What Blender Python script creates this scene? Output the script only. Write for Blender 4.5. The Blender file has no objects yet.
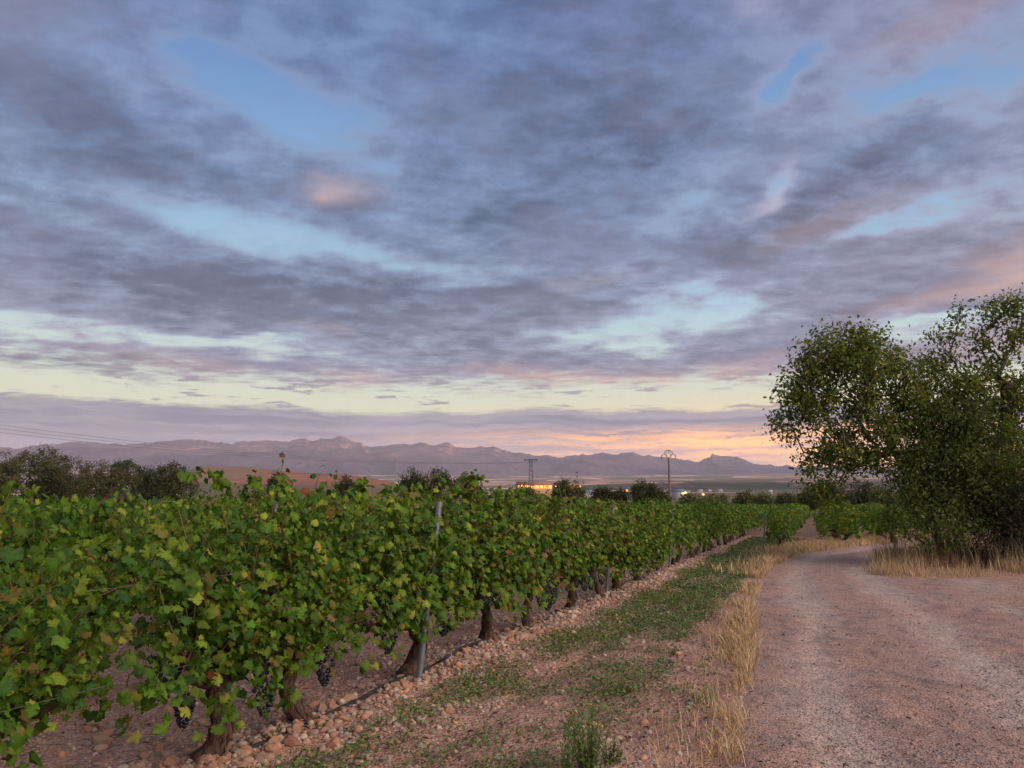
import bpy, math, random
import numpy as np
from math import radians, sin, cos, pi
from mathutils import Vector, Matrix

sc = bpy.context.scene
col = sc.collection
rng = np.random.default_rng(7)
random.seed(7)

# ------------------------------------------------------------------ camera
F = 773.0
HZ = 506.0                      # picture row of the eye level
EYE = 1.6
PITCH = math.atan((HZ - 384) / F)
cam_d = bpy.data.cameras.new('camera')
cam = bpy.data.objects.new('camera', cam_d)
col.objects.link(cam)
cam.location = (0, 0, EYE)
cam.rotation_euler = (pi / 2 + PITCH, 0, 0)
cam_d.sensor_width = 36
cam_d.lens = 36 * F / 1024
cam_d.clip_start = 0.05
cam_d.clip_end = 60000
sc.camera = cam
HAZE = 3.6e-5
sc.view_settings.view_transform = 'Standard'
sc.view_settings.look = 'None'
sc.view_settings.exposure = 0.0
sc.view_settings.gamma = 1.0
sc.view_settings.use_curve_mapping = False
sc.render.engine = 'CYCLES'
cy = sc.cycles
cy.max_bounces = 5
cy.diffuse_bounces = 3
cy.glossy_bounces = 2
cy.transmission_bounces = 3
cy.volume_bounces = 1
cy.transparent_max_bounces = 4
cy.use_denoising = True
try:
    cy.denoiser = 'OPENIMAGEDENOISE'
    cy.denoising_prefilter = 'ACCURATE'
except Exception:
    pass
cy.caustics_reflective = False
cy.caustics_refractive = False
cy.sample_clamp_indirect = 4.0


def ray(px, py):
    cx, cyy = (px - 512) / F, (384 - py) / F
    return np.array([cx, cos(PITCH) - cyy * sin(PITCH), sin(PITCH) + cyy * cos(PITCH)])


def gnd(px, py, z=0.0):
    d = ray(px, py)
    t = (z - EYE) / d[2]
    return d[0] * t, d[1] * t


def at(px, py, Y):
    d = ray(px, py)
    t = Y / d[1]
    return np.array([d[0] * t, Y, EYE + d[2] * t])


def azel(px, py):
    d = ray(px, py)
    d = d / np.linalg.norm(d)
    return math.degrees(math.atan2(d[0], d[1])), math.degrees(math.asin(d[2]))


def lin(r, g, b):
    f = lambda c: (c / 255 / 12.92) if c / 255 <= 0.04045 else ((c / 255 + 0.055) / 1.055) ** 2.4
    return (f(r), f(g), f(b))


# ------------------------------------------------------------------ node writing helper
class S:
    """a value in a node tree; python arithmetic makes Math nodes"""
    tree = None

    def __init__(s, sock): s.sock = sock
    def __add__(a, b): return mth('ADD', a, b)
    def __radd__(a, b): return mth('ADD', b, a)
    def __sub__(a, b): return mth('SUBTRACT', a, b)
    def __rsub__(a, b): return mth('SUBTRACT', b, a)
    def __mul__(a, b): return mth('MULTIPLY', a, b)
    def __rmul__(a, b): return mth('MULTIPLY', b, a)
    def __truediv__(a, b): return mth('DIVIDE', a, b)


def put(inp, v):
    if isinstance(v, S): S.tree.links.new(v.sock, inp)
    elif isinstance(v, (tuple, list)): inp.default_value = (*v, 1.0) if len(v) == 3 and len(inp.default_value) == 4 else v
    else: inp.default_value = v


def mth(op, a, b=None, c=None, clamp=False):
    n = S.tree.nodes.new('ShaderNodeMath'); n.operation = op; n.use_clamp = clamp
    put(n.inputs[0], a)
    if b is not None: put(n.inputs[1], b)
    if c is not None: put(n.inputs[2], c)
    return S(n.outputs[0])


def sstep(x, lo, hi):
    n = S.tree.nodes.new('ShaderNodeMapRange'); n.interpolation_type = 'SMOOTHSTEP'
    put(n.inputs[0], x); put(n.inputs[1], lo); put(n.inputs[2], hi)
    n.inputs[3].default_value = 0; n.inputs[4].default_value = 1
    return S(n.outputs[0])


def mixc(f, a, b, blend='MIX'):
    n = S.tree.nodes.new('ShaderNodeMix'); n.data_type = 'RGBA'; n.blend_type = blend
    n.clamp_factor = True
    put(n.inputs[0], f); put(n.inputs[6], a); put(n.inputs[7], b)
    return S(n.outputs[2])


def noise(vec, scale, detail=4, rough=0.5, dist=0.0):
    n = S.tree.nodes.new('ShaderNodeTexNoise')
    put(n.inputs['Vector'], vec); n.inputs['Scale'].default_value = scale
    n.inputs['Detail'].default_value = detail; n.inputs['Roughness'].default_value = rough
    n.inputs['Distortion'].default_value = dist
    return S(n.outputs['Fac'])


def voro(vec, scale, feature='F1', rand=1.0):
    n = S.tree.nodes.new('ShaderNodeTexVoronoi'); n.feature = feature
    put(n.inputs['Vector'], vec); n.inputs['Scale'].default_value = scale
    n.inputs['Randomness'].default_value = rand
    return S(n.outputs['Distance']), S(n.outputs['Color']) if feature != 'DISTANCE_TO_EDGE' else None


def comb(x, y, z):
    n = S.tree.nodes.new('ShaderNodeCombineXYZ')
    for i, v in enumerate((x, y, z)): put(n.inputs[i], v)
    return S(n.outputs[0])


def sep(v):
    n = S.tree.nodes.new('ShaderNodeSeparateXYZ'); put(n.inputs[0], v)
    return [S(o) for o in n.outputs]


def ramp(f, stops, interp='LINEAR'):
    n = S.tree.nodes.new('ShaderNodeValToRGB'); put(n.inputs[0], f)
    cr = n.color_ramp; cr.interpolation = interp
    while len(cr.elements) < len(stops): cr.elements.new(0.5)
    for e, (p, c) in zip(cr.elements, stops):
        e.position = p; e.color = (*c, 1)
    return S(n.outputs[0])


def vmap(vec, scale=(1, 1, 1), loc=(0, 0, 0), rot=(0, 0, 0)):
    n = S.tree.nodes.new('ShaderNodeMapping'); put(n.inputs[0], vec)
    n.inputs['Scale'].default_value = scale; n.inputs['Location'].default_value = loc
    n.inputs['Rotation'].default_value = rot
    return S(n.outputs[0])


# ------------------------------------------------------------------ sky (world) and sun
SUN_AZ, SUN_EL = 128.0, 24.0       # degrees clockwise from the view direction (+Y), height
w = bpy.data.worlds.new('World')
sc.world = w
w.use_nodes = True
S.tree = w.node_tree
w.node_tree.nodes.clear()
tc = w.node_tree.nodes.new('ShaderNodeTexCoord')
D = S(tc.outputs['Generated'])
dx, dy, dz = sep(D)
zc = mth('MAXIMUM', dz, 0.0)
az0 = mth('ARCTAN2', dx, dy) * 57.2958
el0 = mth('ARCSINE', dz) * 57.2958
pl = zc + 0.15
P = comb(dx / pl, dy / pl, 0.0)                       # cloud-deck plane
Pfar = comb(dx / (zc + 0.035), dy / (zc + 0.035), 3.7)
wa = noise(P, 1.6, 6, 0.55)
wb = noise(vmap(P, loc=(7.3, 2.1, 4.0)), 1.6, 6, 0.55)
az = az0 + (wa - 0.5) * 15.0
el = el0 + (wb - 0.5) * 6.0


def blob(px, py, sx, sy, ang=0.0):
    a0, e0 = azel(px, py)
    k = 0.0741 * (cos(radians(a0)) ** 1.0)
    c, s = cos(radians(-ang)), sin(radians(-ang))
    du, dv = az - a0, el - e0
    p = (du * (c / (sx * k))) + (dv * (s / (sx * k)))
    q = (dv * (c / (sy * k))) - (du * (s / (sy * k)))
    return mth('EXPONENT', (p * p + q * q) * -1.0)


def total(items):
    t = None
    for (px, py, sx, sy, ang, amp) in items:
        g = blob(px, py, sx, sy, ang) * amp
        t = g if t is None else t + g
    return t


n_big = noise(P, 1.15, 7, 0.56, 0.25)
n_mid = noise(vmap(P, loc=(3, 9, 1), rot=(0, 0, 0.5)), 3.4, 8, 0.64, 0.15)
n_hi = noise(vmap(P, loc=(1, 4, 2), rot=(0, 0, -0.4), scale=(1, 1.3, 1)), 8.0, 7, 0.64, 0.1)
n_fine = noise(vmap(Pfar, scale=(1, 1.25, 1)), 5.5, 6, 0.62)
cover = total([
    (265, 92, 120, 22, 20, -0.80), (335, 112, 60, 18, 12, -0.40), (90, 28, 90, 16, 30, -0.22),
    (235, 215, 110, 22, 12, -0.85), (120, 235, 75, 12, 10, -0.4), (250, 245, 55, 12, 8, -0.5), (70, 325, 85, 14, 4, -0.95),
    (215, 343, 120, 9, 2, -0.8), (25, 312, 40, 8, 3, -0.5), (700, 300, 62, 13, -14, -0.95), (668, 330, 60, 13, -16, -0.8),
    (590, 338, 85, 10, -4, -0.6), (640, 315, 40, 7, -10, -0.5), (735, 298, 26, 9, -10, -0.5), (480, 292, 40, 6, 0, -0.45), (785, 85, 50, 15, -30, -0.62), (765, 25, 22, 34, 10, -0.2), (915, 100, 44, 12, -8, -0.5),
    (905, 222, 60, 9, -8, -0.95), (1000, 90, 30, 26, -10, -0.45), (930, 318, 70, 13, -14, -1.0), (455, 268, 90, 9, 2, -0.4), (1000, 292, 60, 12, -12, -0.7),
    (690, 185, 40, 16, -25, -0.3), (775, 190, 18, 12, -45, -0.5),
    (110, 125, 170, 40, 14, 0.6), (260, 285, 190, 30, 4, 0.65), (880, 170, 110, 24, -14, 0.65),
    (620, 120, 110, 60, 5, 0.45), (480, 220, 90, 40, 0, 0.4), (770, 245, 110, 28, -8, 0.45), (500, 300, 100, 14, 0, 0.35), (60, 365, 160, 12, 2, 0.4),
    (880, 290, 70, 14, -12, 0.4), (450, 355, 200, 14, 2, 0.4)])
hiel = sstep(el0, 12.0, 26.0)
cover = mth('MAXIMUM', cover * (0.55 + n_hi * 0.9), -0.62)
dens = cover + (n_big - 0.5) * 1.6 + (n_mid - 0.5) * 1.5 + (n_fine - 0.5) * (1.0 - hiel * 0.85) + (n_hi - 0.5) * 1.25 + 0.72
deck_edge = sstep(el0 + (n_mid - 0.5) * 3.0 + (n_fine - 0.5) * 3.4 + (n_big - 0.5) * 2.0, 8.1, 10.0)
alpha = sstep(dens, -0.10, 0.62) * deck_edge
thick = sstep(dens + (n_mid - 0.5) * 0.6 + (n_fine - 0.5) * (0.6 - hiel * 0.5) + (n_hi - 0.5) * 0.55, 0.30, 1.50)

east = sstep(az0, -8.0, 34.0)                          # towards the sunset end of the range
# clear sky behind the clouds
e01 = mth('MULTIPLY', el0, 1 / 60.0, clamp=True)
clear = ramp(e01, [(0.0, lin(214, 178, 170)), (0.055, lin(236, 206, 170)), (0.105, lin(238, 236, 192)),
                   (0.16, lin(216, 232, 214)), (0.24, lin(176, 212, 230)), (0.36, lin(140, 184, 218)),
                   (0.5, lin(104, 150, 204)), (1.0, lin(92, 132, 190))])
glow = mth('EXPONENT', (mth('POWER', (az0 - 21.0) / 21.0, 2.0) + mth('POWER', (el0 - 3.4) / 2.9, 2.0)) * -1.0)
clear = mixc(glow * 0.9, clear, (1.6, 0.85, 0.30))
nis = w.node_tree.nodes.new('ShaderNodeTexSky')
nis.sky_type = 'NISHITA'; nis.sun_disc = False
nis.sun_elevation = radians(SUN_EL); nis.sun_rotation = radians(SUN_AZ)
nisb = mixc(1.0, S(nis.outputs[0]), (0.06, 0.06, 0.06), 'MULTIPLY')
clear = mixc(sstep(el0, 26.0, 60.0) * 0.6, clear, nisb)
# main deck
c_light = ramp(e01, [(0.13, lin(166, 158, 170)), (0.2, lin(146, 160, 184)), (0.35, lin(120, 148, 186)), (0.6, lin(98, 130, 182))])
c_dark = ramp(e01, [(0.13, lin(114, 113, 132)), (0.2, lin(80, 99, 122)), (0.35, lin(66, 90, 120)), (0.6, lin(58, 85, 126))])
warm = sstep(n_big + east * 0.22, 0.42, 0.75)
c_dark = mixc(warm * (east * 0.5 + 0.03), c_dark, lin(112, 106, 124))
c_light = mixc(warm * (east * 0.35 + 0.03), c_light, lin(172, 160, 180))
cloud = mixc(thick, c_light, c_dark)
cloud = mixc(mth('MULTIPLY', (n_mid - 0.45) * (n_fine + 0.3), 1.6, clamp=True), cloud, lin(164, 166, 196))
pink = total([(348, 183, 34, 13, -4, 0.55), (330, 186, 14, 8, 0, 0.3), (480, 413, 0.1, 0.1, 0, 0.0), (60, 325, 70, 18, 6, 0.25), (180, 368, 60, 10, 3, 0.3), (320, 328, 40, 9, 2, 0.2), (90, 390, 60, 10, 0, 0.4),
              (350, 388, 60, 8, 0, 0.6), (560, 374, 80, 8, 0, 0.8), (690, 374, 90, 8, 0, 0.9), (975, 262, 80, 13, -14, 0.75),
              (830, 228, 70, 12, -12, 0.22), (590, 292, 60, 10, -8, 0.15), (1000, 340, 80, 20, 0, 0.4), (920, 25, 60, 25, -20, 0.25),
              (540, 395, 120, 7, 0, 0.35)])
cloud = mixc(mth('MULTIPLY', pink * (n_mid + 0.5), 0.62, clamp=True), cloud, lin(242, 190, 162))
silver = total([(780, 185, 16, 10, -50, 0.6), (760, 208, 30, 8, -20, 0.55), (745, 20, 24, 14, 0, 0.25)])
cloud = mixc(mth('MULTIPLY', silver * (n_mid + 0.4), 1.0, clamp=True), cloud, lin(214, 204, 224))
rim = sstep(dens, 0.02, 0.30) * (1.0 - sstep(dens, 0.30, 0.75))
cloud = mixc(rim * 0.28, cloud, mixc(east, lin(160, 178, 206), lin(190, 186, 202)))
sky = mixc(alpha, clear, cloud)
# cloudlets in the pale band
small = sstep(noise(vmap(Pfar, scale=(0.8, 1.0, 1), loc=(4, 0, 0)), 2.2, 6, 0.6) + (n_fine - 0.5) * 0.5, 0.56, 0.66)
small = sstep(small, 0.0, 0.8) * sstep(el0, 5.6, 6.6) * (1.0 - sstep(el0, 8.8, 10.5))
sky = mixc(small * 0.85, sky, mixc(east, lin(152, 148, 158), lin(186, 160, 160)))
# low bank over the mountains
topn = noise(comb(az0 * 0.05, el0 * 0.06, 1.3), 1.3, 6, 0.6)
bank_el = el0 + (topn - 0.5) * 2.6 + (n_fine - 0.5) * 0.8
bank = sstep(bank_el, 7.1, 6.45)
strk = noise(comb(az0 * 0.025, bank_el * 0.55, 5.0), 2.6, 6, 0.62, 0.4)
strk2 = noise(comb(az0 * 0.04, bank_el * 1.1, 9.0), 2.6, 5, 0.6, 0.5)
bankc = mixc(sstep(strk, 0.38, 0.62), lin(136, 130, 146), lin(176, 168, 174))
low = sstep(el0, 5.3, 3.0)
bankc = mixc(low * 0.8, bankc, mixc(east, lin(196, 182, 180), lin(240, 194, 160)))
hot = mth('MULTIPLY', glow * (sstep(strk2, 0.40, 0.66) + 0.18), 1.35, clamp=True) * sstep(el0, 6.2, 4.7)
bankc = mixc(hot, bankc, (2.1, 0.95, 0.24))
sky = mixc(bank, sky, bankc)
# added fill light: sky brightened behind and above the camera for the foreground
sv = Vector((sin(radians(SUN_AZ)) * cos(radians(SUN_EL)), cos(radians(SUN_AZ)) * cos(radians(SUN_EL)), sin(radians(SUN_EL))))
dt = dx * sv.x + dy * sv.y + dz * sv.z
fill_lobe = sstep(dt, 0.22, 1.0)
sky = mixc(fill_lobe * 0.85, sky, (2.5, 2.05, 1.8))
hi = sstep(el0, 42.0, 75.0)
sky = mixc(hi * 0.8, sky, (0.62, 0.66, 0.80))
sky = mixc(sstep(el0, -0.5, -4.0), sky, (0.06, 0.05, 0.05))
bg = w.node_tree.nodes.new('ShaderNodeBackground')
put(bg.inputs[0], sky)
bg.inputs[1].default_value = 1.0
out = w.node_tree.nodes.new('ShaderNodeOutputWorld')
w.node_tree.links.new(bg.outputs[0], out.inputs[0])
w.cycles.sampling_method = 'MANUAL'
w.cycles.sample_map_resolution = 512

sun_d = bpy.data.lights.new('sun', 'SUN')
sun_d.energy = 2.6
sun_d.angle = radians(45)
sun_d.color = (1.0, 0.82, 0.70)
sun = bpy.data.objects.new('sun', sun_d)
col.objects.link(sun)
sun.rotation_euler = Vector(sv).to_track_quat('Z', 'Y').to_euler()


# ================================================================== mesh helpers
def hash2(ix, iy, seed):
    h = (ix.astype(np.int64) * 374761393 + iy.astype(np.int64) * 668265263 + seed * 974634777) & 0xffffffff
    h = ((h ^ (h >> 13)) * 1274126177) & 0xffffffff
    h = h ^ (h >> 16)
    return (h & 0xffff) / 65535.0


def vnoise(x, y, seed=0):
    xi, yi = np.floor(x), np.floor(y)
    fx, fy = x - xi, y - yi
    fx = fx * fx * (3 - 2 * fx); fy = fy * fy * (3 - 2 * fy)
    a, b = hash2(xi, yi, seed), hash2(xi + 1, yi, seed)
    c, d = hash2(xi, yi + 1, seed), hash2(xi + 1, yi + 1, seed)
    return (a * (1 - fx) + b * fx) * (1 - fy) + (c * (1 - fx) + d * fx) * fy


def fbm(x, y, seed=0, octv=5, gain=0.5):
    x = np.asarray(x, float); y = np.asarray(y, float)
    t = np.zeros_like(x); a = 1.0; n = 0
    for o in range(octv):
        t += a * vnoise(x * 2 ** o + o * 17.3, y * 2 ** o + o * 5.1, seed + o)
        n += a; a *= gain
    return t / n


def ridged(x, y, seed=0, octv=5):
    t = np.zeros_like(x); a = 1.0; n = 0
    for o in range(octv):
        t += a * (1 - np.abs(2 * vnoise(x * 2 ** o + o * 9.7, y * 2 ** o, seed + o) - 1))
        n += a; a *= 0.5
    return t / n


def build(name, V, Fc, mat=None, parent=None, colr=None, smooth=False, mats=None, midx=None):
    """V (n,3), Fc (m,k) -> ONE linked mesh object"""
    V = np.asarray(V, np.float32).reshape(-1, 3); Fc = np.asarray(Fc, np.int32)
    me = bpy.data.meshes.new(name)
    m, k = Fc.shape
    me.vertices.add(len(V)); me.vertices.foreach_set('co', V.ravel())
    me.loops.add(m * k); me.loops.foreach_set('vertex_index', Fc.ravel())
    me.polygons.add(m); me.polygons.foreach_set('loop_start', np.arange(m, dtype=np.int32) * k)
    if smooth: me.polygons.foreach_set('use_smooth', np.ones(m, bool))
    if midx is not None: me.polygons.foreach_set('material_index', np.asarray(midx, np.int32))
    me.update(calc_edges=True)
    if colr is not None:
        c = np.ones((len(V), 4), np.float32); c[:, :3] = colr
        a = me.attributes.new('tone', 'FLOAT_COLOR', 'POINT'); a.data.foreach_set('color', c.ravel())
    for mm in (mats or [mat]):
        if mm: me.materials.append(mm)
    o = bpy.data.objects.new(name, me); col.objects.link(o)
    if parent: o.parent = parent
    return o


class MB:
    """collects pieces into one mesh"""
    def __init__(s): s.V, s.F, s.C, s.n = [], [], [], 0
    def add(s, V, Fc, c=None):
        V = np.asarray(V, float).reshape(-1, 3); Fc = np.asarray(Fc, int)
        if Fc.shape[1] == 4: Fc = np.concatenate([Fc[:, [0, 1, 2]], Fc[:, [0, 2, 3]]])
        s.V.append(V); s.F.append(Fc + s.n); s.n += len(V)
        s.C.append(np.broadcast_to(np.asarray((0.5, 0.5, 0.5) if c is None else c, float), (len(V), 3)))
        return s
    def tube(s, pts, rad, seg=8, c=None, lump=0.0, cap=True):
        pts = np.asarray(pts, float); n = len(pts); rad = np.broadcast_to(np.asarray(rad, float), (n,))
        tang = np.gradient(pts, axis=0) if n > 1 else np.array([[0, 0, 1.]])
        V = []
        up = np.array([0.31, 0.95, 0.05])
        for i in range(n):
            t = tang[i] / (np.linalg.norm(tang[i]) + 1e-9)
            a = np.cross(t, up)
            if np.linalg.norm(a) < 0.1: a = np.cross(t, [1, 0, 0.2])
            a /= np.linalg.norm(a); b = np.cross(t, a)
            th = np.linspace(0, 2 * pi, seg, endpoint=False)
            r = rad[i] * (1 + lump * rng.uniform(-1, 1, seg))
            V.append(pts[i] + np.outer(np.cos(th) * r, a) + np.outer(np.sin(th) * r, b))
        V = np.concatenate(V)
        Q = []
        for i in range(n - 1):
            for j in range(seg):
                Q.append((i * seg + j, i * seg + (j + 1) % seg, (i + 1) * seg + (j + 1) % seg, (i + 1) * seg + j))
        s.add(V, np.array(Q), c)
        if cap:
            for i, o in ((0, -1), (n - 1, 1)):
                base = s.n
                ring = V[i * seg:(i + 1) * seg]
                T = [(seg, (j + 1) % seg, j) if o < 0 else (seg, j, (j + 1) % seg) for j in range(seg)]
                s.add(np.vstack([ring, ring.mean(0)]), np.array(T), c)
        return s
    def box(s, lo, hi, c=None):
        x0, y0, z0 = lo; x1, y1, z1 = hi
        V = [(x0, y0, z0), (x1, y0, z0), (x1, y1, z0), (x0, y1, z0), (x0, y0, z1), (x1, y0, z1), (x1, y1, z1), (x0, y1, z1)]
        s.add(V, np.array([(0, 3, 2, 1), (4, 5, 6, 7), (0, 1, 5, 4), (1, 2, 6, 5), (2, 3, 7, 6), (3, 0, 4, 7)]), c)
        return s
    def build(s, name, mat=None, parent=None, smooth=False):
        return build(name, np.concatenate(s.V), np.concatenate(s.F), mat, parent, np.concatenate(s.C), smooth)


def empty(name, loc, rz=0.0):
    o = bpy.data.objects.new(name, None); col.objects.link(o)
    o.location = loc; o.rotation_euler = (0, 0, rz); o.empty_display_size = 0.2
    return o


def tag(o, label=None, cat=None, group=None, kind=None):
    if label: o['label'] = label
    if cat: o['category'] = cat
    if group: o['group'] = group
    if kind: o['kind'] = kind
    return o


def copy_tree(o, parent=None):
    c = o.copy(); col.objects.link(c)
    if parent: c.parent = parent
    for ch in o.children: copy_tree(ch, c)
    return c


# ================================================================== materials
def material(name):
    m = bpy.data.materials.new(name); m.use_nodes = True
    S.tree = m.node_tree
    b = m.node_tree.nodes['Principled BSDF']
    return m, b


def position():
    return S(S.tree.nodes.new('ShaderNodeNewGeometry').outputs['Position'])


def objcoord():
    return S(S.tree.nodes.new('ShaderNodeTexCoord').outputs['Object'])


def attr(name='tone'):
    n = S.tree.nodes.new('ShaderNodeAttribute'); n.attribute_name = name
    return S(n.outputs['Color'])


def bump(h, strength=0.5, dist=0.02):
    n = S.tree.nodes.new('ShaderNodeBump'); put(n.inputs['Height'], h)
    n.inputs['Strength'].default_value = strength; n.inputs['Distance'].default_value = dist
    return S(n.outputs[0])


def simple(name, c, rough=0.7, metal=0.0, var=0.25, scale=8.0, bmp=0.2):
    m, b = material(name)
    P = objcoord()
    n = noise(P, scale, 5, 0.6)
    put(b.inputs['Base Color'], mixc(n, tuple(v * (1 - var) for v in c), tuple(min(1, v * (1 + var)) for v in c)))
    b.inputs['Roughness'].default_value = rough; b.inputs['Metallic'].default_value = metal
    if bmp: put(b.inputs['Normal'], bump(noise(P, scale * 4, 4), bmp, 0.01))
    return m


def toned(name, rough=0.8, trans=0.0, tint=(1, 1, 1), var=0.0, scale=30, spec=0.4):
    """colour from the mesh's own tone attribute; optional light passing through leaves"""
    m, b = material(name)
    c = attr()
    if var:
        n = noise(objcoord(), scale, 4, 0.6)
        c = mixc(1.0, c, mixc(n, (1 - var,) * 3, (1 + var,) * 3), 'MULTIPLY')
    put(b.inputs['Base Color'], c)
    b.inputs['Roughness'].default_value = rough
    b.inputs['Specular IOR Level'].default_value = spec
    if trans:
        t = S.tree.nodes.new('ShaderNodeBsdfTranslucent'); put(t.inputs[0], mixc(1.0, c, tint, 'MULTIPLY'))
        mx = S.tree.nodes.new('ShaderNodeMixShader'); mx.inputs[0].default_value = trans
        S.tree.links.new(b.outputs[0], mx.inputs[1]); S.tree.links.new(t.outputs[0], mx.inputs[2])
        S.tree.links.new(mx.outputs[0], S.tree.nodes['Material Output'].inputs[0])
    return m


M = {}
M['leaf'] = toned('vine_leaf', 0.6, 0.34, (1.3, 1.25, 0.55), 0.38, 34, 0.16)
M['tree_leaf'] = toned('tree_leaf', 0.65, 0.32, (1.25, 1.2, 0.6), 0.0, 10, 0.15)
M['grass'] = toned('grass_blade', 0.75, 0.2, (1.1, 1, 0.8))
M['herb'] = toned('herb_leaf', 0.6, 0.25, (1.2, 1.15, 0.7))
M['pebble'] = toned('pebble', 0.85, 0.0, var=0.3, scale=14)
M['post'] = simple('weathered_post', (0.14, 0.155, 0.185), 0.6, 0.25, 0.3, 9)
M['wire'] = simple('wire', (0.25, 0.25, 0.25), 0.5, 0.7, 0.1)
M['pipe'] = simple('black_pipe', (0.018, 0.018, 0.02), 0.5, 0, 0.3)
M['pole_wood'] = simple('pole_concrete', (0.14, 0.10, 0.09), 0.85, 0, 0.25, 2)
M['steel'] = simple('pylon_steel', (0.10, 0.10, 0.12), 0.6, 0.3, 0.2, 1)
M['shoot'] = simple('vine_shoot', (0.16, 0.085, 0.045), 0.7, 0, 0.35, 20)
M['white_wall'] = simple('white_wall', (0.28, 0.275, 0.28), 0.8, 0, 0.08, 1)
M['ochre_wall'] = simple('ochre_wall', (0.40, 0.24, 0.12), 0.85, 0, 0.15, 1)
M['teal_roof'] = simple('teal_roof', (0.10, 0.18, 0.20), 0.6, 0.1, 0.15, 1)
M['red_roof'] = simple('red_roof', (0.30, 0.12, 0.07), 0.8, 0, 0.2, 1)
M['grey_roof'] = simple('grey_roof', (0.30, 0.30, 0.32), 0.7, 0, 0.15, 1)


def emis(name, c, st):
    m, b = material(name)
    put(b.inputs['Base Color'], (0.2, 0.15, 0.1)); put(b.inputs['Emission Color'], c)
    b.inputs['Emission Strength'].default_value = st
    return m


M['lamp'] = emis('sodium_lamp', (1.0, 0.42, 0.10), 4.0)
M['orange_pane'] = emis('orange_pane', (1.0, 0.40, 0.09), 1.7)  # emissive orange panes along the fronts of the two long buildings


def mk_bark(name, a, b2, sc1=7.0):
    m, b = material(name)
    P = objcoord()
    st = noise(vmap(P, scale=(1, 1, 0.22)), sc1 * 5, 6, 0.65, 0.5)
    lg = noise(P, sc1, 4)
    c = mixc(sstep(st, 0.35, 0.66), a, b2)
    c = mixc(sstep(lg, 0.5, 0.75) * 0.5, c, tuple(v * 0.5 for v in a))
    put(b.inputs['Base Color'], c); b.inputs['Roughness'].default_value = 0.9
    put(b.inputs['Normal'], bump(st, 0.9, 0.012))
    return m


M['vine_bark'] = mk_bark('vine_bark', (0.018, 0.010, 0.007), (0.105, 0.056, 0.034))
M['tree_bark'] = mk_bark('tree_bark', (0.030, 0.022, 0.018), (0.10, 0.075, 0.06), 3)

# grapes: blue black with a dusty bloom
m, b = material('grape_skin')
n = noise(objcoord(), 60, 3)
put(b.inputs['Base Color'], mixc(sstep(n, 0.4, 0.65), (0.007, 0.006, 0.013), (0.026, 0.028, 0.048)))
b.inputs['Roughness'].default_value = 0.45
M['grape'] = m

# stones: each object its own tone
m, b = material('cobble')
P = objcoord()
oi = S.tree.nodes.new('ShaderNodeObjectInfo')
c = ramp(S(oi.outputs['Random']), [(0.0, (0.32, 0.17, 0.115)), (0.25, (0.44, 0.25, 0.17)), (0.45, (0.38, 0.25, 0.185)), (0.65, (0.47, 0.23, 0.14)), (0.8, (0.48, 0.32, 0.22)), (0.92, (0.28, 0.20, 0.175)), (1.0, (0.52, 0.41, 0.33))])
n = noise(P, 14, 6, 0.65)
n2 = noise(P, 60, 4, 0.6)
c = mixc(1.0, c, ramp(n, [(0.3, (0.42, 0.38, 0.36)), (0.65, (0.86, 0.84, 0.83))]), 'MULTIPLY')
put(b.inputs['Base Color'], c); b.inputs['Roughness'].default_value = 0.85
put(b.inputs['Normal'], bump(n2 * 0.4 + n, 0.5, 0.01))
M['stone'] = m

# ---- soil of the vineyard, and the far fields of the same sheet
m, b = material('soil_and_fields')
P = position()
px_, py_, pz_ = sep(P)
P2 = comb(px_, py_, 0.0)
r = mth('SQRT', px_ * px_ + py_ * py_)
nA = noise(P2, 0.55, 6, 0.6)
nB = noise(P2, 6.0, 6, 0.65)
nC = noise(P2, 40.0, 4, 0.6)
vd, vc = voro(P2, 22.0)
vd2, vc2 = voro(P2, 55.0)
soil = ramp(nA, [(0.3, (0.285, 0.155, 0.112)), (0.5, (0.37, 0.220, 0.165)), (0.7, (0.46, 0.300, 0.235))])
soil = mixc(1.0, soil, ramp(nB, [(0.3, (0.50, 0.46, 0.44)), (0.5, (0.95, 0.92, 0.90)), (0.68, (1.22, 1.2, 1.18))]), 'MULTIPLY')
v1, v2, v3 = sep(vc)
peb = mixc(sstep(vd, 0.55, 0.30) * sstep(v1, 0.35, 0.45) * 0.85, soil, ramp(v2, [(0, (0.27, 0.16, 0.125)), (0.4, (0.42, 0.27, 0.215)), (0.75, (0.48, 0.36, 0.30)), (1, (0.30, 0.25, 0.24))]))
w1, w2, w3 = sep(vc2)
peb = mixc(sstep(vd2, 0.5, 0.3) * sstep(w1, 0.4, 0.5) * 0.7, peb, ramp(w2, [(0, (0.24, 0.15, 0.12)), (0.5, (0.40, 0.28, 0.23)), (1, (0.52, 0.42, 0.37))]))
near = mixc(sstep(nC, 0.55, 0.68) * 0.75, peb, (0.15, 0.09, 0.07))
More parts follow.
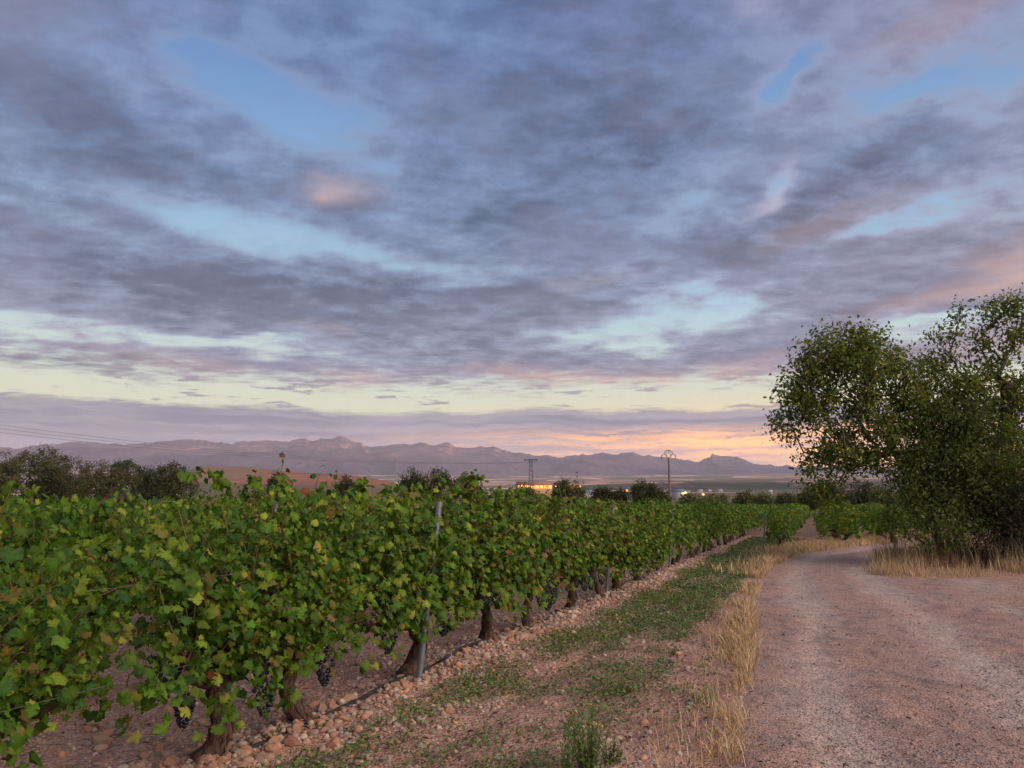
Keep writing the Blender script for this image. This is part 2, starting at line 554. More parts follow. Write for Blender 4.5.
# patchwork, stretched across the view by the low angle only: cells 120-400 m
wv = comb(px_ + (noise(P2, 0.004, 3) - 0.5) * 160.0, py_ + (noise(P2, 0.003, 3) - 0.5) * 260.0, 0.0)
fd, fc = voro(vmap(wv, scale=(0.0040, 0.0022, 1)), 1.0)
f1, f2, f3 = sep(fc)
field = ramp(f1, [(0.0, (0.085, 0.075, 0.045)), (0.18, (0.21, 0.13, 0.085)), (0.34, (0.10, 0.10, 0.05)), (0.5, (0.33, 0.24, 0.15)), (0.64, (0.055, 0.062, 0.035)), (0.76, (0.26, 0.15, 0.10)), (0.9, (0.09, 0.085, 0.05)), (1.0, (0.40, 0.31, 0.21))], 'CONSTANT')
fde, _ = voro(vmap(wv, scale=(0.0040, 0.0022, 1)), 1.0, 'DISTANCE_TO_EDGE')
field = mixc(sstep(fde, 0.05, 0.02) * 0.8, field, (0.035, 0.04, 0.022))
wood = noise(P2, 0.0016, 6, 0.6)
field = mixc(sstep(wood, 0.55, 0.63) * 0.7, field, (0.035, 0.038, 0.022))
field = mixc(1.0, field, ramp(noise(P2, 0.05, 6, 0.6), [(0.3, (0.7, 0.7, 0.7)), (0.7, (1.15, 1.15, 1.15))]), 'MULTIPLY')
scarp = sstep(pz_, 48.0, 53.0) * sstep(pz_, 82.0, 75.0) * sstep(px_, 150.0, 320.0)
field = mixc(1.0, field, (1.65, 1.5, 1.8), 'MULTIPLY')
field = mixc(scarp * sstep(noise(P2, 0.01, 5), 0.25, 0.45) * 0.92, field, (0.030, 0.034, 0.022))
scrub = mixc(noise(P2, 0.12, 5), (0.07, 0.065, 0.035), (0.17, 0.12, 0.08))
mid = mixc(sstep(r, 380.0, 700.0), scrub, field)
put(b.inputs['Base Color'], mixc(sstep(r, 90.0, 150.0), near, mid))
b.inputs['Roughness'].default_value = 0.95; b.inputs['Specular IOR Level'].default_value = 0.15
hgt = (nB * 0.6) + mth('MULTIPLY', sstep(vd, 0.6, 0.15), v1) * 0.8 + sstep(vd2, 0.5, 0.1) * 0.35 + nC * 0.3
put(b.inputs['Normal'], bump(hgt, 1.0, 0.045))
M['soil'] = m

# ---- gravel road: pinkish compacted earth, greyer gravel in drifts
m, b = material('gravel_road')
P = position()
px_, py_, pz_ = sep(P)
P2 = comb(px_, py_, 0.0)
n1 = noise(vmap(P2, rot=(0, 0, 0.30), scale=(1.0, 0.28, 1)), 0.9, 6, 0.62)
n2 = noise(P2, 2.6, 6, 0.66)
n3 = noise(P2, 24.0, 5, 0.65)
vd, vc = voro(P2, 38.0)
v1, v2, v3 = sep(vc)
ve, vf = voro(P2, 85.0)
u1, u2, u3 = sep(vf)
lane, rut_, _b = sep(attr())
lane = lane + (noise(P2, 1.4, 5, 0.6) - 0.5) * 0.55
c = ramp(n1, [(0.32, (0.40, 0.255, 0.210)), (0.47, (0.46, 0.310, 0.260)), (0.58, (0.45, 0.330, 0.290)), (0.70, (0.52, 0.400, 0.350))])
c = mixc(sstep(lane, 0.40, 0.95) * 0.55, c, (0.52, 0.405, 0.345))
c = mixc(sstep(lane, 0.35, 0.05) * 0.5, c, (0.38, 0.225, 0.175))
c = mixc(sstep(n2, 0.48, 0.62) * 0.75 * (1.0 - lane * 0.7), c, (0.265, 0.200, 0.185))
c = mixc(sstep(n2, 0.44, 0.32) * 0.6, c, (0.42, 0.245, 0.18))
c = mixc(1.0, c, ramp(n3, [(0.30, (0.58, 0.55, 0.54)), (0.48, (0.98, 0.96, 0.95)), (0.66, (1.22, 1.2, 1.2))]), 'MULTIPLY')
n4 = noise(vmap(P2, rot=(0, 0, 0.30), scale=(1.0, 0.5, 1)), 5.0, 7, 0.72)
c = mixc(1.0, c, ramp(n4, [(0.34, (0.62, 0.58, 0.57)), (0.46, (0.96, 0.95, 0.95)), (0.66, (1.10, 1.10, 1.10))]), 'MULTIPLY')
grav = sstep(n2 * 0.6 + n1 * 0.5 - lane * 0.25, 0.42, 0.60)
c = mixc(sstep(vd, 0.55, 0.30) * sstep(v1, 0.5, 0.58) * (grav * 0.6 + 0.3), c, ramp(v2, [(0, (0.19, 0.13, 0.12)), (0.45, (0.36, 0.26, 0.23)), (0.8, (0.46, 0.37, 0.34)), (1, (0.56, 0.49, 0.46))]))
c = mixc(sstep(ve, 0.5, 0.28) * sstep(u1, 0.5, 0.6) * 0.6, c, ramp(u2, [(0, (0.24, 0.165, 0.145)), (0.5, (0.40, 0.29, 0.25)), (1, (0.52, 0.43, 0.39))]))
put(b.inputs['Base Color'], mixc(1.0, c, (0.86, 0.885, 0.89), 'MULTIPLY'))
b.inputs['Roughness'].default_value = 0.95; b.inputs['Specular IOR Level'].default_value = 0.15
hgt = n3 * (0.5 - lane * 0.3) + sstep(vd, 0.55, 0.1) * v1 * 0.7 + sstep(ve, 0.5, 0.1) * u1 * 0.5 + n2 * 0.8
put(b.inputs['Normal'], bump(hgt + n4 * (1.2 - lane * 0.8), 1.0, 0.036))
M['road'] = m

# ---- mountains: scrub and woods below, limestone crests and steep faces painted sunlit pink
m, b = material('mountain_rock')
P = position()
px_, py_, pz_ = sep(P)
ge = S.tree.nodes.new('ShaderNodeNewGeometry')
nx, ny, nz = sep(S(ge.outputs['Normal']))
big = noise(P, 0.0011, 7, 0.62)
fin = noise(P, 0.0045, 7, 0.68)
sunlit_rock = mth('MULTIPLY', sstep(pz_ + (big - 0.5) * 700.0 + (fin - 0.5) * 300.0, 620.0, 900.0) + 0.05, sstep(nz + (fin - 0.5) * 0.7, 1.05, 0.62), clamp=True)
gr = mixc(sstep(big, 0.38, 0.62), (0.040, 0.036, 0.046), (0.094, 0.072, 0.078))
gr = mixc(sstep(fin, 0.5, 0.66) * 0.55, gr, (0.17, 0.13, 0.10))
put(b.inputs['Base Color'], mixc(sunlit_rock, gr, mixc(fin, (0.50, 0.25, 0.18), (0.90, 0.48, 0.36))))
b.inputs['Roughness'].default_value = 0.95
put(b.inputs['Normal'], bump(fin, 1.0, 110.0))
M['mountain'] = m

# ---- ploughed red hill
m, b = material('red_field_soil')
P = position()
px_, py_, pz_ = sep(P)
st = noise(vmap(P, scale=(0.012, 0.012, 1.6)), 1.0, 4, 0.5)
nn = noise(P, 0.06, 5)
c = ramp(st, [(0.32, (0.13, 0.050, 0.032)), (0.44, (0.34, 0.12, 0.06)), (0.52, (0.19, 0.068, 0.042)), (0.60, (0.36, 0.16, 0.085)), (0.68, (0.20, 0.12, 0.06))])
c = mixc(1.0, c, (0.74, 0.74, 0.80), 'MULTIPLY')
c = mixc(sstep(px_, -118.0, -132.0) * 0.75, c, (0.16, 0.11, 0.075))
c = mixc(sstep(nn, 0.58, 0.66) * 0.7, c, (0.10, 0.085, 0.045))
c = mixc(sstep(pz_ + (nn - 0.5) * 6.0, 12.5, 10.0) * 0.9, c, (0.075, 0.070, 0.040))
put(b.inputs['Base Color'], c); b.inputs['Roughness'].default_value = 0.95
M['redfield'] = m

# ================================================================== layout of the ground
P1 = np.array(gnd(405, 683))                           # foot of the front post = a point of the roadside row
VA = math.atan((817 - 512) / F * cos(PITCH))           # bearing of the vine rows
DR = np.array([sin(VA), cos(VA)]); NR = np.array([cos(VA), -sin(VA)])   # along the rows / to the right of them
ROW = 2.2


def ut(x, y):
    return (x - P1[0]) * NR[0] + (y - P1[1]) * NR[1], (x - P1[0]) * DR[0] + (y - P1[1]) * DR[1]


def xy(u, t):
    return P1[0] + u * NR[0] + t * DR[0], P1[1] + u * NR[1] + t * DR[1]


LEFT = [(720, 900), (735, 768), (744, 690), (750, 640), (752, 604), (757, 582), (772, 566), (800, 554), (840, 548.5), (885, 543.5), (925, 540)]
RIGHT = [(1300, 541), (1100, 543), (960, 545), (905, 547), (880, 551), (874, 560), (876, 570), (890, 577), (940, 579.5), (1024, 580), (1200, 581), (1600, 584), (2400, 900)]
ROADP = np.array([gnd(*p) for p in LEFT + RIGHT])
ROADP = np.vstack([ROADP, [[9, -12], [0.6, -12]]])


def inpoly(x, y, poly):
    ins = np.zeros(x.shape, bool)
    n = len(poly)
    for i in range(n):
        x0, y0 = poly[i]; x1, y1 = poly[(i + 1) % n]
        if y0 == y1: continue
        cnd = ((y0 > y) != (y1 > y)) & (x < (x1 - x0) * (y - y0) / (y1 - y0) + x0)
        ins ^= cnd
    return ins


def polydist(x, y, pts):
    d = np.full(x.shape, 1e9)
    for (x0, y0), (x1, y1) in zip(pts[:-1], pts[1:]):
        L = (x1 - x0) ** 2 + (y1 - y0) ** 2 + 1e-9
        s = np.clip(((x - x0) * (x1 - x0) + (y - y0) * (y1 - y0)) / L, 0, 1)
        d = np.minimum(d, np.hypot(x - x0 - s * (x1 - x0), y - y0 - s * (y1 - y0)))
    return d


LEFTG = np.array([gnd(*p) for p in LEFT])
RR = np.array([0, 130, 400, 1000, 2450, 2700, 5000, 9000, 14000, 60000.])
RZ = np.array([0, 0, EYE + 4 / F * 400, EYE + 11 / F * 1000, EYE + 14 / F * 2450, EYE + 23 / F * 2700, EYE + 25.5 / F * 5000, EYE + 30 / F * 9000, EYE + 30 / F * 9000, EYE + 30 / F * 9000])


def height(x, y):
    x = np.asarray(x, float); y = np.asarray(y, float)
    r = np.hypot(x, y)
    azd = np.degrees(np.arctan2(x, y))
    lr = np.interp(r, RR, RZ)
    flat = np.interp(r, [0, 130, 1000, 2450, 5000, 9000, 60000], [0, 0, EYE + 11 / F * 1000, EYE + 15 / F * 2450, EYE + 21 / F * 5000, RZ[7], RZ[7]])
    k = np.clip((azd - 2) / 8, 0, 1)                  # the scarp runs on the right only
    z = lr * k + flat * (1 - k)
    z += np.clip((r - 200) / 1500, 0, 1) * (fbm(x / 420, y / 420, 3, 4) - 0.5) * np.clip(r / 300, 0, 14)
    u, t = ut(x, y)
    nearm = np.clip((70 - r) / 30, 0, 1)
    z += nearm * ((fbm(x * 1.3, y * 1.3, 11, 5) - 0.5) * 0.09 + (fbm(x * 9, y * 9, 12, 3) - 0.5) * 0.022)
    rowm = nearm * np.clip((1.2 - u) / 0.8, 0, 1)
    z += rowm * 0.07 * np.exp(-((u - 0.10) / 0.30) ** 2)
    z += nearm * 0.035 * np.exp(-((u - 1.15) / 0.2) ** 2) * (u < 3) * -1
    m = (r < 60) & (x > -2)
    if m.any():
        z[m] -= 0.030 * np.asarray(ruts(x[m], y[m]))
    return z


def ruts(x, y):
    d = polydist(x, y, LEFTG)
    d = d + (fbm(x * .35, y * .35, 23, 3) - .5) * 0.5
    inr = inpoly(x, y, ROADP)
    return inr * (np.exp(-((d - 0.78) / 0.30) ** 2) + np.exp(-((d - 2.35) / 0.34) ** 2) + 0.5 * np.exp(-((d - 4.2) / 0.5) ** 2))


# one polar sheet from under the camera to the horizon
radii = [0.0]
rr = 1.2
while rr < 60:
    radii.append(rr); rr *= 1.0105
while rr < 1200:
    radii.append(rr); rr *= 1.018
while rr < 40000:
    radii.append(rr); rr *= 1.022
radii = np.array(radii)
azs = np.radians(np.concatenate([np.arange(-42, 42, 0.16), np.arange(42, 318, 3.0)]))
RA, AZ = np.meshgrid(radii, azs, indexing='ij')
GX, GY = RA * np.sin(AZ), RA * np.cos(AZ)
GZ = height(GX, GY)
nr_, na_ = RA.shape
idx = np.arange(nr_ * na_).reshape(nr_, na_)
a_ = idx[:-1, :]; b_ = idx[1:, :]
Q = np.stack([a_, np.roll(a_, -1, 1), np.roll(b_, -1, 1), b_], -1).reshape(-1, 4)[:, ::-1]
V = np.stack([GX, GY, GZ], -1).reshape(-1, 3)
cen = V[Q].mean(1)
wob = (fbm(cen[:, 0] * 1.5, cen[:, 1] * 1.5, 21, 4) - 0.5)
isroad = inpoly(cen[:, 0] + wob * 0.5, cen[:, 1] + wob * 0.8, ROADP) & (np.hypot(cen[:, 0], cen[:, 1]) < 90)


def sub(name, mask, mat):
    q = Q[mask]; us, inv = np.unique(q, return_inverse=True)
    tone = None
    if name == 'road':
        l_ = ruts(V[us][:, 0], V[us][:, 1]); tone = np.stack([l_, l_, l_], 1)
    o = build(name, V[us], inv.reshape(-1, 4), mat, colr=tone, smooth=True)
    o['kind'] = 'structure'
    return o


ground = sub('ground', ~isroad, M['soil'])
road = sub('road', isroad, M['road'])

# ------------------------------------------------------------------ mountains
CREST = [(-400, 452), (-200, 450), (0, 446), (20, 448), (50, 443), (70, 441.5), (90, 441), (110, 443), (125, 445), (140, 443), (160, 440.5), (180, 439.5), (200, 440),
         (215, 442.5), (232, 444), (241, 441.5), (250, 442), (270, 440.5), (290, 440.5), (300, 439), (312, 440), (330, 437.5), (337, 437), (345, 438), (358, 442),
         (372, 446), (384, 446.5), (396, 445), (405, 443.5), (420, 443.5), (434, 444.5), (447, 443.5), (455, 446), (470, 447), (490, 447), (498, 447.5), (503, 450.5),
         (515, 453), (530, 454.5), (543, 455), (556, 457.5), (563, 457.5), (572, 455), (590, 453.5), (600, 453.5), (612, 454), (624, 452.5), (636, 453.5),
         (652, 456), (668, 458), (684, 460.5), (698, 460.5), (706, 459), (710, 457.5), (712, 453.2), (715, 455), (720, 455.6), (728, 455.2), (738, 456.5), (745, 460), (753, 464), (762, 465.2), (790, 465.5), (830, 466), (900, 468), (1024, 470), (1500, 475)]
ca = np.array([azel(*p)[0] for p in CREST]); ce = np.array([math.tan(radians(azel(*p)[1])) for p in CREST])
maz = np.radians(np.arange(-60, 60, 0.07))
R0, R1, R2 = 8200.0, 12500.0, 15500.0
mr = np.concatenate([np.linspace(R0, R1, 90), np.linspace(R1, R2, 14)[1:]])
MR, MA = np.meshgrid(mr, maz, indexing='ij')
MX, MY = MR * np.sin(MA), MR * np.cos(MA)
crest = np.interp(np.degrees(MA), ca, ce) * R1 + EYE
base = EYE + 28.5 / F * 8200
s = np.clip((MR - R0) / (R1 - R0), 0, 1)
gul = ridged(MA * 26 + 0.4 * fbm(MA * 40, s * 3, 2, 3), s * 0.9, 15, 5)
wx_ = MX + 900 * (fbm(MX / 1500, MY / 1500, 71, 4) - .5); wy_ = MY + 900 * (fbm(MX / 1500, MY / 1500, 72, 4) - .5)
rid = 0.6 * ridged(wx_ / 2100, wy_ / 2100, 5, 6) + 0.4 * ridged((wx_ + wy_ * .35) / 900, (wy_ - wx_ * .35) / 1500, 15, 5)
rid2 = fbm(MX / 700, MY / 700, 9, 4)
shape = 0.16 * s + 0.84 * np.clip((s - 0.14) / 0.86, 0, 1) ** 1.35
cut = np.sin(np.clip(s, 0, 1) * pi) ** 0.8
prof = shape + cut * ((rid - 0.60) * 0.62 + (rid2 - 0.5) * 0.20)
cap = 0.985 * s + 0.0
ker = np.hanning(61); ker /= ker.sum()
cs_ = np.convolve(np.pad(crest[0], 30, mode='edge'), ker, mode='valid')[None, :]
crest = cs_ + (crest - cs_) * s ** 6 + (ridged(MA * 60, s * .6 + 3.3, 8, 6) - 0.62) * 70 * s ** 5
Z = base - 60 + (crest - base + 60) * np.minimum(prof, np.clip(0.15 + 0.85 * s, 0, 1))
back = np.clip((MR - R1) / (R2 - R1), 0, 1)
Z = Z - back * 700
Z[0, :] -= 120
mi = np.arange(MR.size).reshape(MR.shape)
MQ = np.stack([mi[:-1, :-1], mi[1:, :-1], mi[1:, 1:], mi[:-1, 1:]], -1).reshape(-1, 4)[:, ::-1]
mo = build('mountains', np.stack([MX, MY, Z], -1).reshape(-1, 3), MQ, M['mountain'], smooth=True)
mo['kind'] = 'structure'

# ------------------------------------------------------------------ ploughed red rise, left of centre
ha = np.linspace(azel(160, 480)[0], azel(440, 480)[0], 150); hr = np.linspace(260, 520, 60)
HA, HR = np.meshgrid(np.radians(ha), hr)
HX, HY = HR * np.sin(HA), HR * np.cos(HA)
topel = np.interp(np.degrees(HA), [azel(x, 480)[0] for x in (160, 178, 200, 232, 258, 300, 340, 365, 395, 440)], [(506 - y) / F for y in (494, 480, 472, 472, 473.5, 477, 478.5, 480.5, 486, 503)])
q = np.clip((HR - 260) / 200, 0, 1); q = q * q * (3 - 2 * q)
drop = np.clip((HR - 470) / 50, 0, 1)
HZ_ = -1.0 + (topel * 460 + EYE + 1) * q - drop * 6 + np.floor(q * 5) * 0.35
hi_ = np.arange(HR.size).reshape(HR.shape)
HQ = np.stack([hi_[:-1, :-1], hi_[:-1, 1:], hi_[1:, 1:], hi_[1:, :-1]], -1).reshape(-1, 4)
ho = build('hill', np.stack([HX, HY, HZ_], -1).reshape(-1, 3), HQ, M['redfield'], smooth=True)
ho['kind'] = 'structure'


# ================================================================== grapevines
def leaf_template(out=None):
    # five lobes, a notch at the stalk; midrib fold and cupping; x across, y towards the tip
    out = out or [(0.0, 0.05), (0.20, -0.17), (0.42, -0.12), (0.43, 0.10), (0.56, 0.26), (0.53, 0.44), (0.38, 0.50), (0.37, 0.68), (0.20, 0.76), (0.0, 0.96)]
    pts = out + [(-x, y) for x, y in out[-2:0:-1]]
    pts = np.array(pts) * [0.95, 0.85]
    ctr = np.array([[0.0, 0.36]])
    xy_ = np.vstack([pts, ctr])
    z = -0.42 * np.abs(xy_[:, 0]) ** 1.3 - 0.30 * np.clip(xy_[:, 1] - 0.3, 0, 1) ** 1.6
    z[len(pts)] += 0.0
    n = len(pts)
    T = np.array([(n, i, (i + 1) % n) for i in range(n)])
    return np.column_stack([xy_, z]), T


LEAFV, LEAFT = leaf_template()
LEAFV2, LEAFT2 = leaf_template([(0.0, 0.03), (0.16, -0.20), (0.34, -0.20), (0.40, -0.02), (0.34, 0.09), (0.58, 0.24), (0.60, 0.40), (0.36, 0.44), (0.44, 0.62), (0.26, 0.70), (0.13, 0.78), (0.0, 1.02)])
LEAF_LO = (np.array([(0, 0, 0), (0.46, 0.15, -.12), (0.30, 0.62, -.14), (0, 0.86, -.16), (-0.30, 0.62, -.14), (-0.46, 0.15, -.12)]), np.array([(0, 1, 2), (0, 2, 3), (0, 3, 4), (0, 4, 5)]))
PAL = np.array([(0.056, 0.118, 0.012), (0.080, 0.152, 0.014), (0.038, 0.092, 0.018), (0.125, 0.185, 0.018), (0.20, 0.235, 0.030), (0.140, 0.125, 0.026), (0.28, 0.27, 0.045), (0.15, 0.085, 0.04), (0.24, 0.075, 0.03)])


def palette(r, n, brown=0.0):
    p = np.array([0.23, 0.27, 0.15, 0.165, 0.055, 0.055 + brown * 0.6, 0.011, 0.003 + brown * 0.3, 0.001]); p /= p.sum()
    i = r.choice(len(PAL), n, p=p)
    return PAL[i] * r.uniform(0.66, 1.10, (n, 1)) * r.uniform(0.93, 1.07, (n, 3)), i


def place_leaves(mb, r, pos, nrm, tip, size, tmpl, colr):
    """instances of one leaf outline, each bent a little differently"""
    V, T = tmpl
    n = len(pos)
    nrm = nrm / (np.linalg.norm(nrm, axis=1, keepdims=True) + 1e-9)
    tip = tip - nrm * (tip * nrm).sum(1, keepdims=True)
    tip = tip / (np.linalg.norm(tip, axis=1, keepdims=True) + 1e-9)
    sid = np.cross(tip, nrm)
    k = len(V)
    bend = r.uniform(0.4, 2.3, (n, 1))
    wid = r.uniform(0.85, 1.15, (n, 1))
    W = (V[None, :, 0] * wid)[..., None] * sid[:, None, :] + V[None, :, 1][..., None] * tip[:, None, :] + (V[None, :, 2] * bend)[..., None] * nrm[:, None, :]
    W = pos[:, None, :] + W * size[:, None, None]
    W = W + r.normal(0, 0.045, W.shape) * size[:, None, None]
    Fc = (T[None] + (np.arange(n) * k)[:, None, None]).reshape(-1, 3)
    vt = r.uniform(0.78, 1.18, (n, k, 1)) if k > 8 else np.ones((n, k, 1))
    if k > 8: vt[:, -1] = 1.25
    vt = vt.reshape(-1, 1)
    mb.add(W.reshape(-1, 3), Fc, np.repeat(colr, k, 0) * vt)


def icos(sub=1):
    t = (1 + 5 ** 0.5) / 2
    v = [(-1, t, 0), (1, t, 0), (-1, -t, 0), (1, -t, 0), (0, -1, t), (0, 1, t), (0, -1, -t), (0, 1, -t), (t, 0, -1), (t, 0, 1), (-t, 0, -1), (-t, 0, 1)]
    f = [(0, 11, 5), (0, 5, 1), (0, 1, 7), (0, 7, 10), (0, 10, 11), (1, 5, 9), (5, 11, 4), (11, 10, 2), (10, 7, 6), (7, 1, 8), (3, 9, 4), (3, 4, 2), (3, 2, 6), (3, 6, 8), (3, 8, 9), (4, 9, 5), (2, 4, 11), (6, 2, 10), (8, 6, 7), (9, 8, 1)]
    v = [np.array(p, float) / np.linalg.norm(p) for p in v]
    for _ in range(sub):
        nf, cache = [], {}
        def mid(a, b):
            k = (min(a, b), max(a, b))
            if k not in cache:
                m_ = v[a] + v[b]; v.append(m_ / np.linalg.norm(m_)); cache[k] = len(v) - 1
            return cache[k]
        for a, b, c in f:
            ab, bc, ca_ = mid(a, b), mid(b, c), mid(c, a)
            nf += [(a, ab, ca_), (b, bc, ab), (c, ca_, bc), (ab, bc, ca_)]
        f = nf
    return np.array(v), np.array(f)


ICO0, ICO1, ICO2, ICO3 = icos(0), icos(1), icos(2), icos(3)


def grape_mesh(r, n=46, length=0.19, wid=0.052):
    mb = MB()
    for i in range(n):
        f = (i + 0.5) / n
        rad = wid * (1 - f) ** 0.7 * (0.65 + 0.35 * min(1, f * 6)) + 0.006
        th = i * 2.4 + r.uniform(-.3, .3)
        p = np.array([cos(th) * rad, sin(th) * rad, -length * f ** 0.9 - 0.02])
        mb.add(ICO1[0] * r.uniform(0.0085, 0.0115) + p, ICO1[1])
    mb.tube([(0, 0, 0.05), (0.004, 0, 0.0), (0, 0, -0.05)], 0.003, 5)
    return mb


gr_ = np.random.default_rng(5)
GRAPES = []
for i in range(4):
    o = grape_mesh(gr_, 50, gr_.uniform(0.15, 0.22), gr_.uniform(0.045, 0.062)).build('grape_cluster', M['grape'], smooth=True)
    GRAPES.append(o.data); bpy.data.objects.remove(o)


def trunk_mesh(r, detail=True, thick=1.0, hgt=0.45, lean=None):
    mb = MB()
    seg = 12 if detail else 6
    n = 11 if detail else 5
    lean = r.uniform(-0.36, 0.36, 2) if lean is None else np.array(lean)
    ph = r.uniform(0, 6.3)
    zz = np.linspace(-0.06, hgt, n)
    f = np.clip(zz / hgt, 0, 1)
    pts = np.column_stack([lean[0] * (f - 0.5 * f * f) * 1.5 + 0.075 * np.sin(f * 4.6 + ph) + 0.02 * np.sin(f * 13 + ph), lean[1] * 0.5 * f + 0.05 * np.cos(f * 4 + ph), zz])
    rad = thick * (1 + 0.16 * np.sin(f * 17 + ph)) * (0.062 - 0.018 * f + 0.018 * np.exp(-f * 7) + 0.022 * np.exp(-((f - 1) / 0.16) ** 2))
    mb.tube(pts, rad, seg, lump=0.24 if detail else 0.08)
    if detail:                                         # shreds of peeling bark
        for _ in range(70):
            f0 = r.uniform(0.02, 0.85); f1 = min(1, f0 + r.uniform(.12, .3)); a0 = r.uniform(0, 6.3); w_ = r.uniform(.004, .011)
            quad = []
            for ff, fl in ((f0, r.uniform(1.0, 1.3)), ((f0 + f1) / 2, 1.04), (f1, r.uniform(1.0, 1.35))):
                c_ = np.array([np.interp(ff, f, pts[:, j]) for j in range(3)]); R_ = np.interp(ff, f, rad) * fl + .003
                for da in (-1, 1): quad.append(c_ + [cos(a0 + da * w_ / R_) * R_, sin(a0 + da * w_ / R_) * R_, 0])
            mb.add(quad, np.array([(0, 1, 3, 2), (2, 3, 5, 4)]))
    head = pts[-1]
    arms = []
    for sgn in (-1, 1):
        for q in range(2 if detail else 1):
            L = r.uniform(0.28, 0.5)
            e = head + np.array([sgn * L, r.uniform(-0.1, 0.1), r.uniform(0.06, 0.2)])
            mdl = (head + e) / 2 + np.array([0, r.uniform(-.04, .04), -0.03])
            mb.tube([head - [0, 0, .03], mdl, e], np.array([0.036, 0.026, 0.017]) * thick, 8 if detail else 5, lump=0.12)
            arms.append((head, e))
    return mb, head, arms


def vine_parts(seed, level=2, brown=0.0, hmax=1.72, bare=0.0, thick=1.0, lean=None, low=0.30, dense=1.0, fine=1.0):
    """level 2: leaf by leaf; level 1: mid distance; returns meshes in the vine's own space"""
    r = np.random.default_rng(seed)
    tb, head, arms = trunk_mesh(r, level == 2, thick, r.uniform(0.40, 0.52), lean)
    pos, nrm, tip, siz = [], [], [], []
    sb = MB()
    nsh = int((22 if level == 2 else 11) * dense)
    for i in range(nsh):
        a, e = arms[r.integers(len(arms))]
        st = a + (e - a) * r.uniform(0, 1)
        st = st + np.array([r.uniform(-.1, .1), 0, 0])
        sy = r.choice([-1, 1])
        out = abs(r.normal(0, 0.22)) + 0.05
        H = hmax * r.uniform(0.72, 1.03) - st[2]
        if r.random() < 0.24: H *= 0.55; out += 0.16
        elif r.random() < 0.16: H *= 1.16; out *= 0.6
        droop = r.uniform(0.0, 0.30) if r.random() < 0.6 else r.uniform(0.3, 0.75)
        n = 9
        f = np.linspace(0, 1, n)
        dxs = r.normal(0, 0.20)
        pts = np.column_stack([st[0] + dxs * f + 0.04 * np.sin(f * 5 + i), st[1] + sy * out * (f ** 0.8) + sy * droop * 0.35 * f ** 3, st[2] + H * (f * (1 + 0.15 * droop) - droop * 0.55 * f ** 3.2)])
        sb.tube(pts, np.linspace(0.006, 0.0025, n), 4 if level == 2 else 3, cap=False)
        m_ = int((52 if level == 2 else 24) * (0.6 + 0.4 * H))
        g = np.sort(r.uniform(0.03, 1.0, m_))
        c = np.stack([np.interp(g, f, pts[:, j]) for j in range(3)], 1)
        off = r.normal(0, 1, (m_, 3)) * [0.6, 1.0, 0.5]; off[:, 1] += sy * 0.8
        off /= np.linalg.norm(off, axis=1, keepdims=True)
        c = c + off * r.uniform(0.05, 0.15, (m_, 1))
        pos.append(c)
        nrm.append(off * [0.8, 1.0, 0.3] + [0, 0, 0.55] + r.normal(0, 0.55, (m_, 3)))
        tip.append(np.tile([0, 0, -1.0], (m_, 1)) + off * 0.7 + r.normal(0, 0.3, (m_, 3)))
        siz.append((0.042 + 0.072 * r.beta(1.6, 2.0, m_)) * (1 - 0.45 * g ** 3))
    # outer faces so that the row reads as a closed green wall
    m_ = int((920 if level == 2 else 320) * dense)
    fx = r.uniform(-0.80, 0.80, m_); fz = low + (hmax * 0.93 - low) * r.beta(1.15, 1.15, m_)
    cl = fbm(fx * 3.2 + seed, fz * 3.2, seed, 3)
    keep = r.random(m_) < np.clip((cl - 0.30) * 4.5, 0.12, 1)
    fx, fz = fx[keep], fz[keep]; m_ = len(fx)
    sy = r.choice([-1, 1], m_)
    yy = sy * (0.42 - 0.20 * np.clip((fz - 0.9) / 0.8, -0.3, 1) ** 2 + (fbm(fx * 2.5, fz * 2.5, seed + 5, 3) - 0.5) * 0.30) * r.uniform(0.6, 1.08, m_)
    pos.append(np.column_stack([fx, yy, fz]))
    nrm.append(np.column_stack([r.normal(0, 0.65, m_), sy * 0.8 + r.normal(0, 0.35, m_), 0.45 + r.normal(0, 0.5, m_)]))
    tip.append(np.column_stack([r.normal(0, 0.35, m_), sy * 0.35, -np.ones(m_)]))
    siz.append((0.042 + 0.078 * r.beta(1.6, 2.0, m_)))
    pos = np.concatenate(pos); nrm = np.concatenate(nrm); tip = np.concatenate(tip); siz = np.concatenate(siz)
    ok = pos[:, 2] > low - 0.10 + 0.25 * np.clip(fbm(pos[:, 0] * 3, pos[:, 1] * 0 + seed, 4, 3) - 0.42, 0, 1) * 4
    pos, nrm, tip, siz = pos[ok], nrm[ok], tip[ok], siz[ok]
    cc, ci = palette(r, len(pos), brown)
    siz = siz * fine
    if level == 1: siz = siz * 1.25
    fb = MB()
    if level == 2:
        h_ = r.random(len(pos)) < 0.5
        for m2, tm in ((h_, (LEAFV, LEAFT)), (~h_, (LEAFV2, LEAFT2))): place_leaves(fb, r, pos[m2], nrm[m2], tip[m2], siz[m2], tm, cc[m2])
    else:
        place_leaves(fb, r, pos, nrm, tip, siz, LEAF_LO, cc)
    # bunches hang under the arms, on both sides
    cl = []
    for q in range(int(r.integers(3, 7))):
        a, e = arms[r.integers(len(arms))]
        p = a + (e - a) * r.uniform(0.1, 1.0)
        cl.append((p + [r.uniform(-.06, .06), r.choice([-1, 1]) * r.uniform(0.10, 0.30), r.uniform(-0.10, 0.10)], int(r.integers(4)), r.uniform(0, 6)))
    return tb, sb, fb, cl


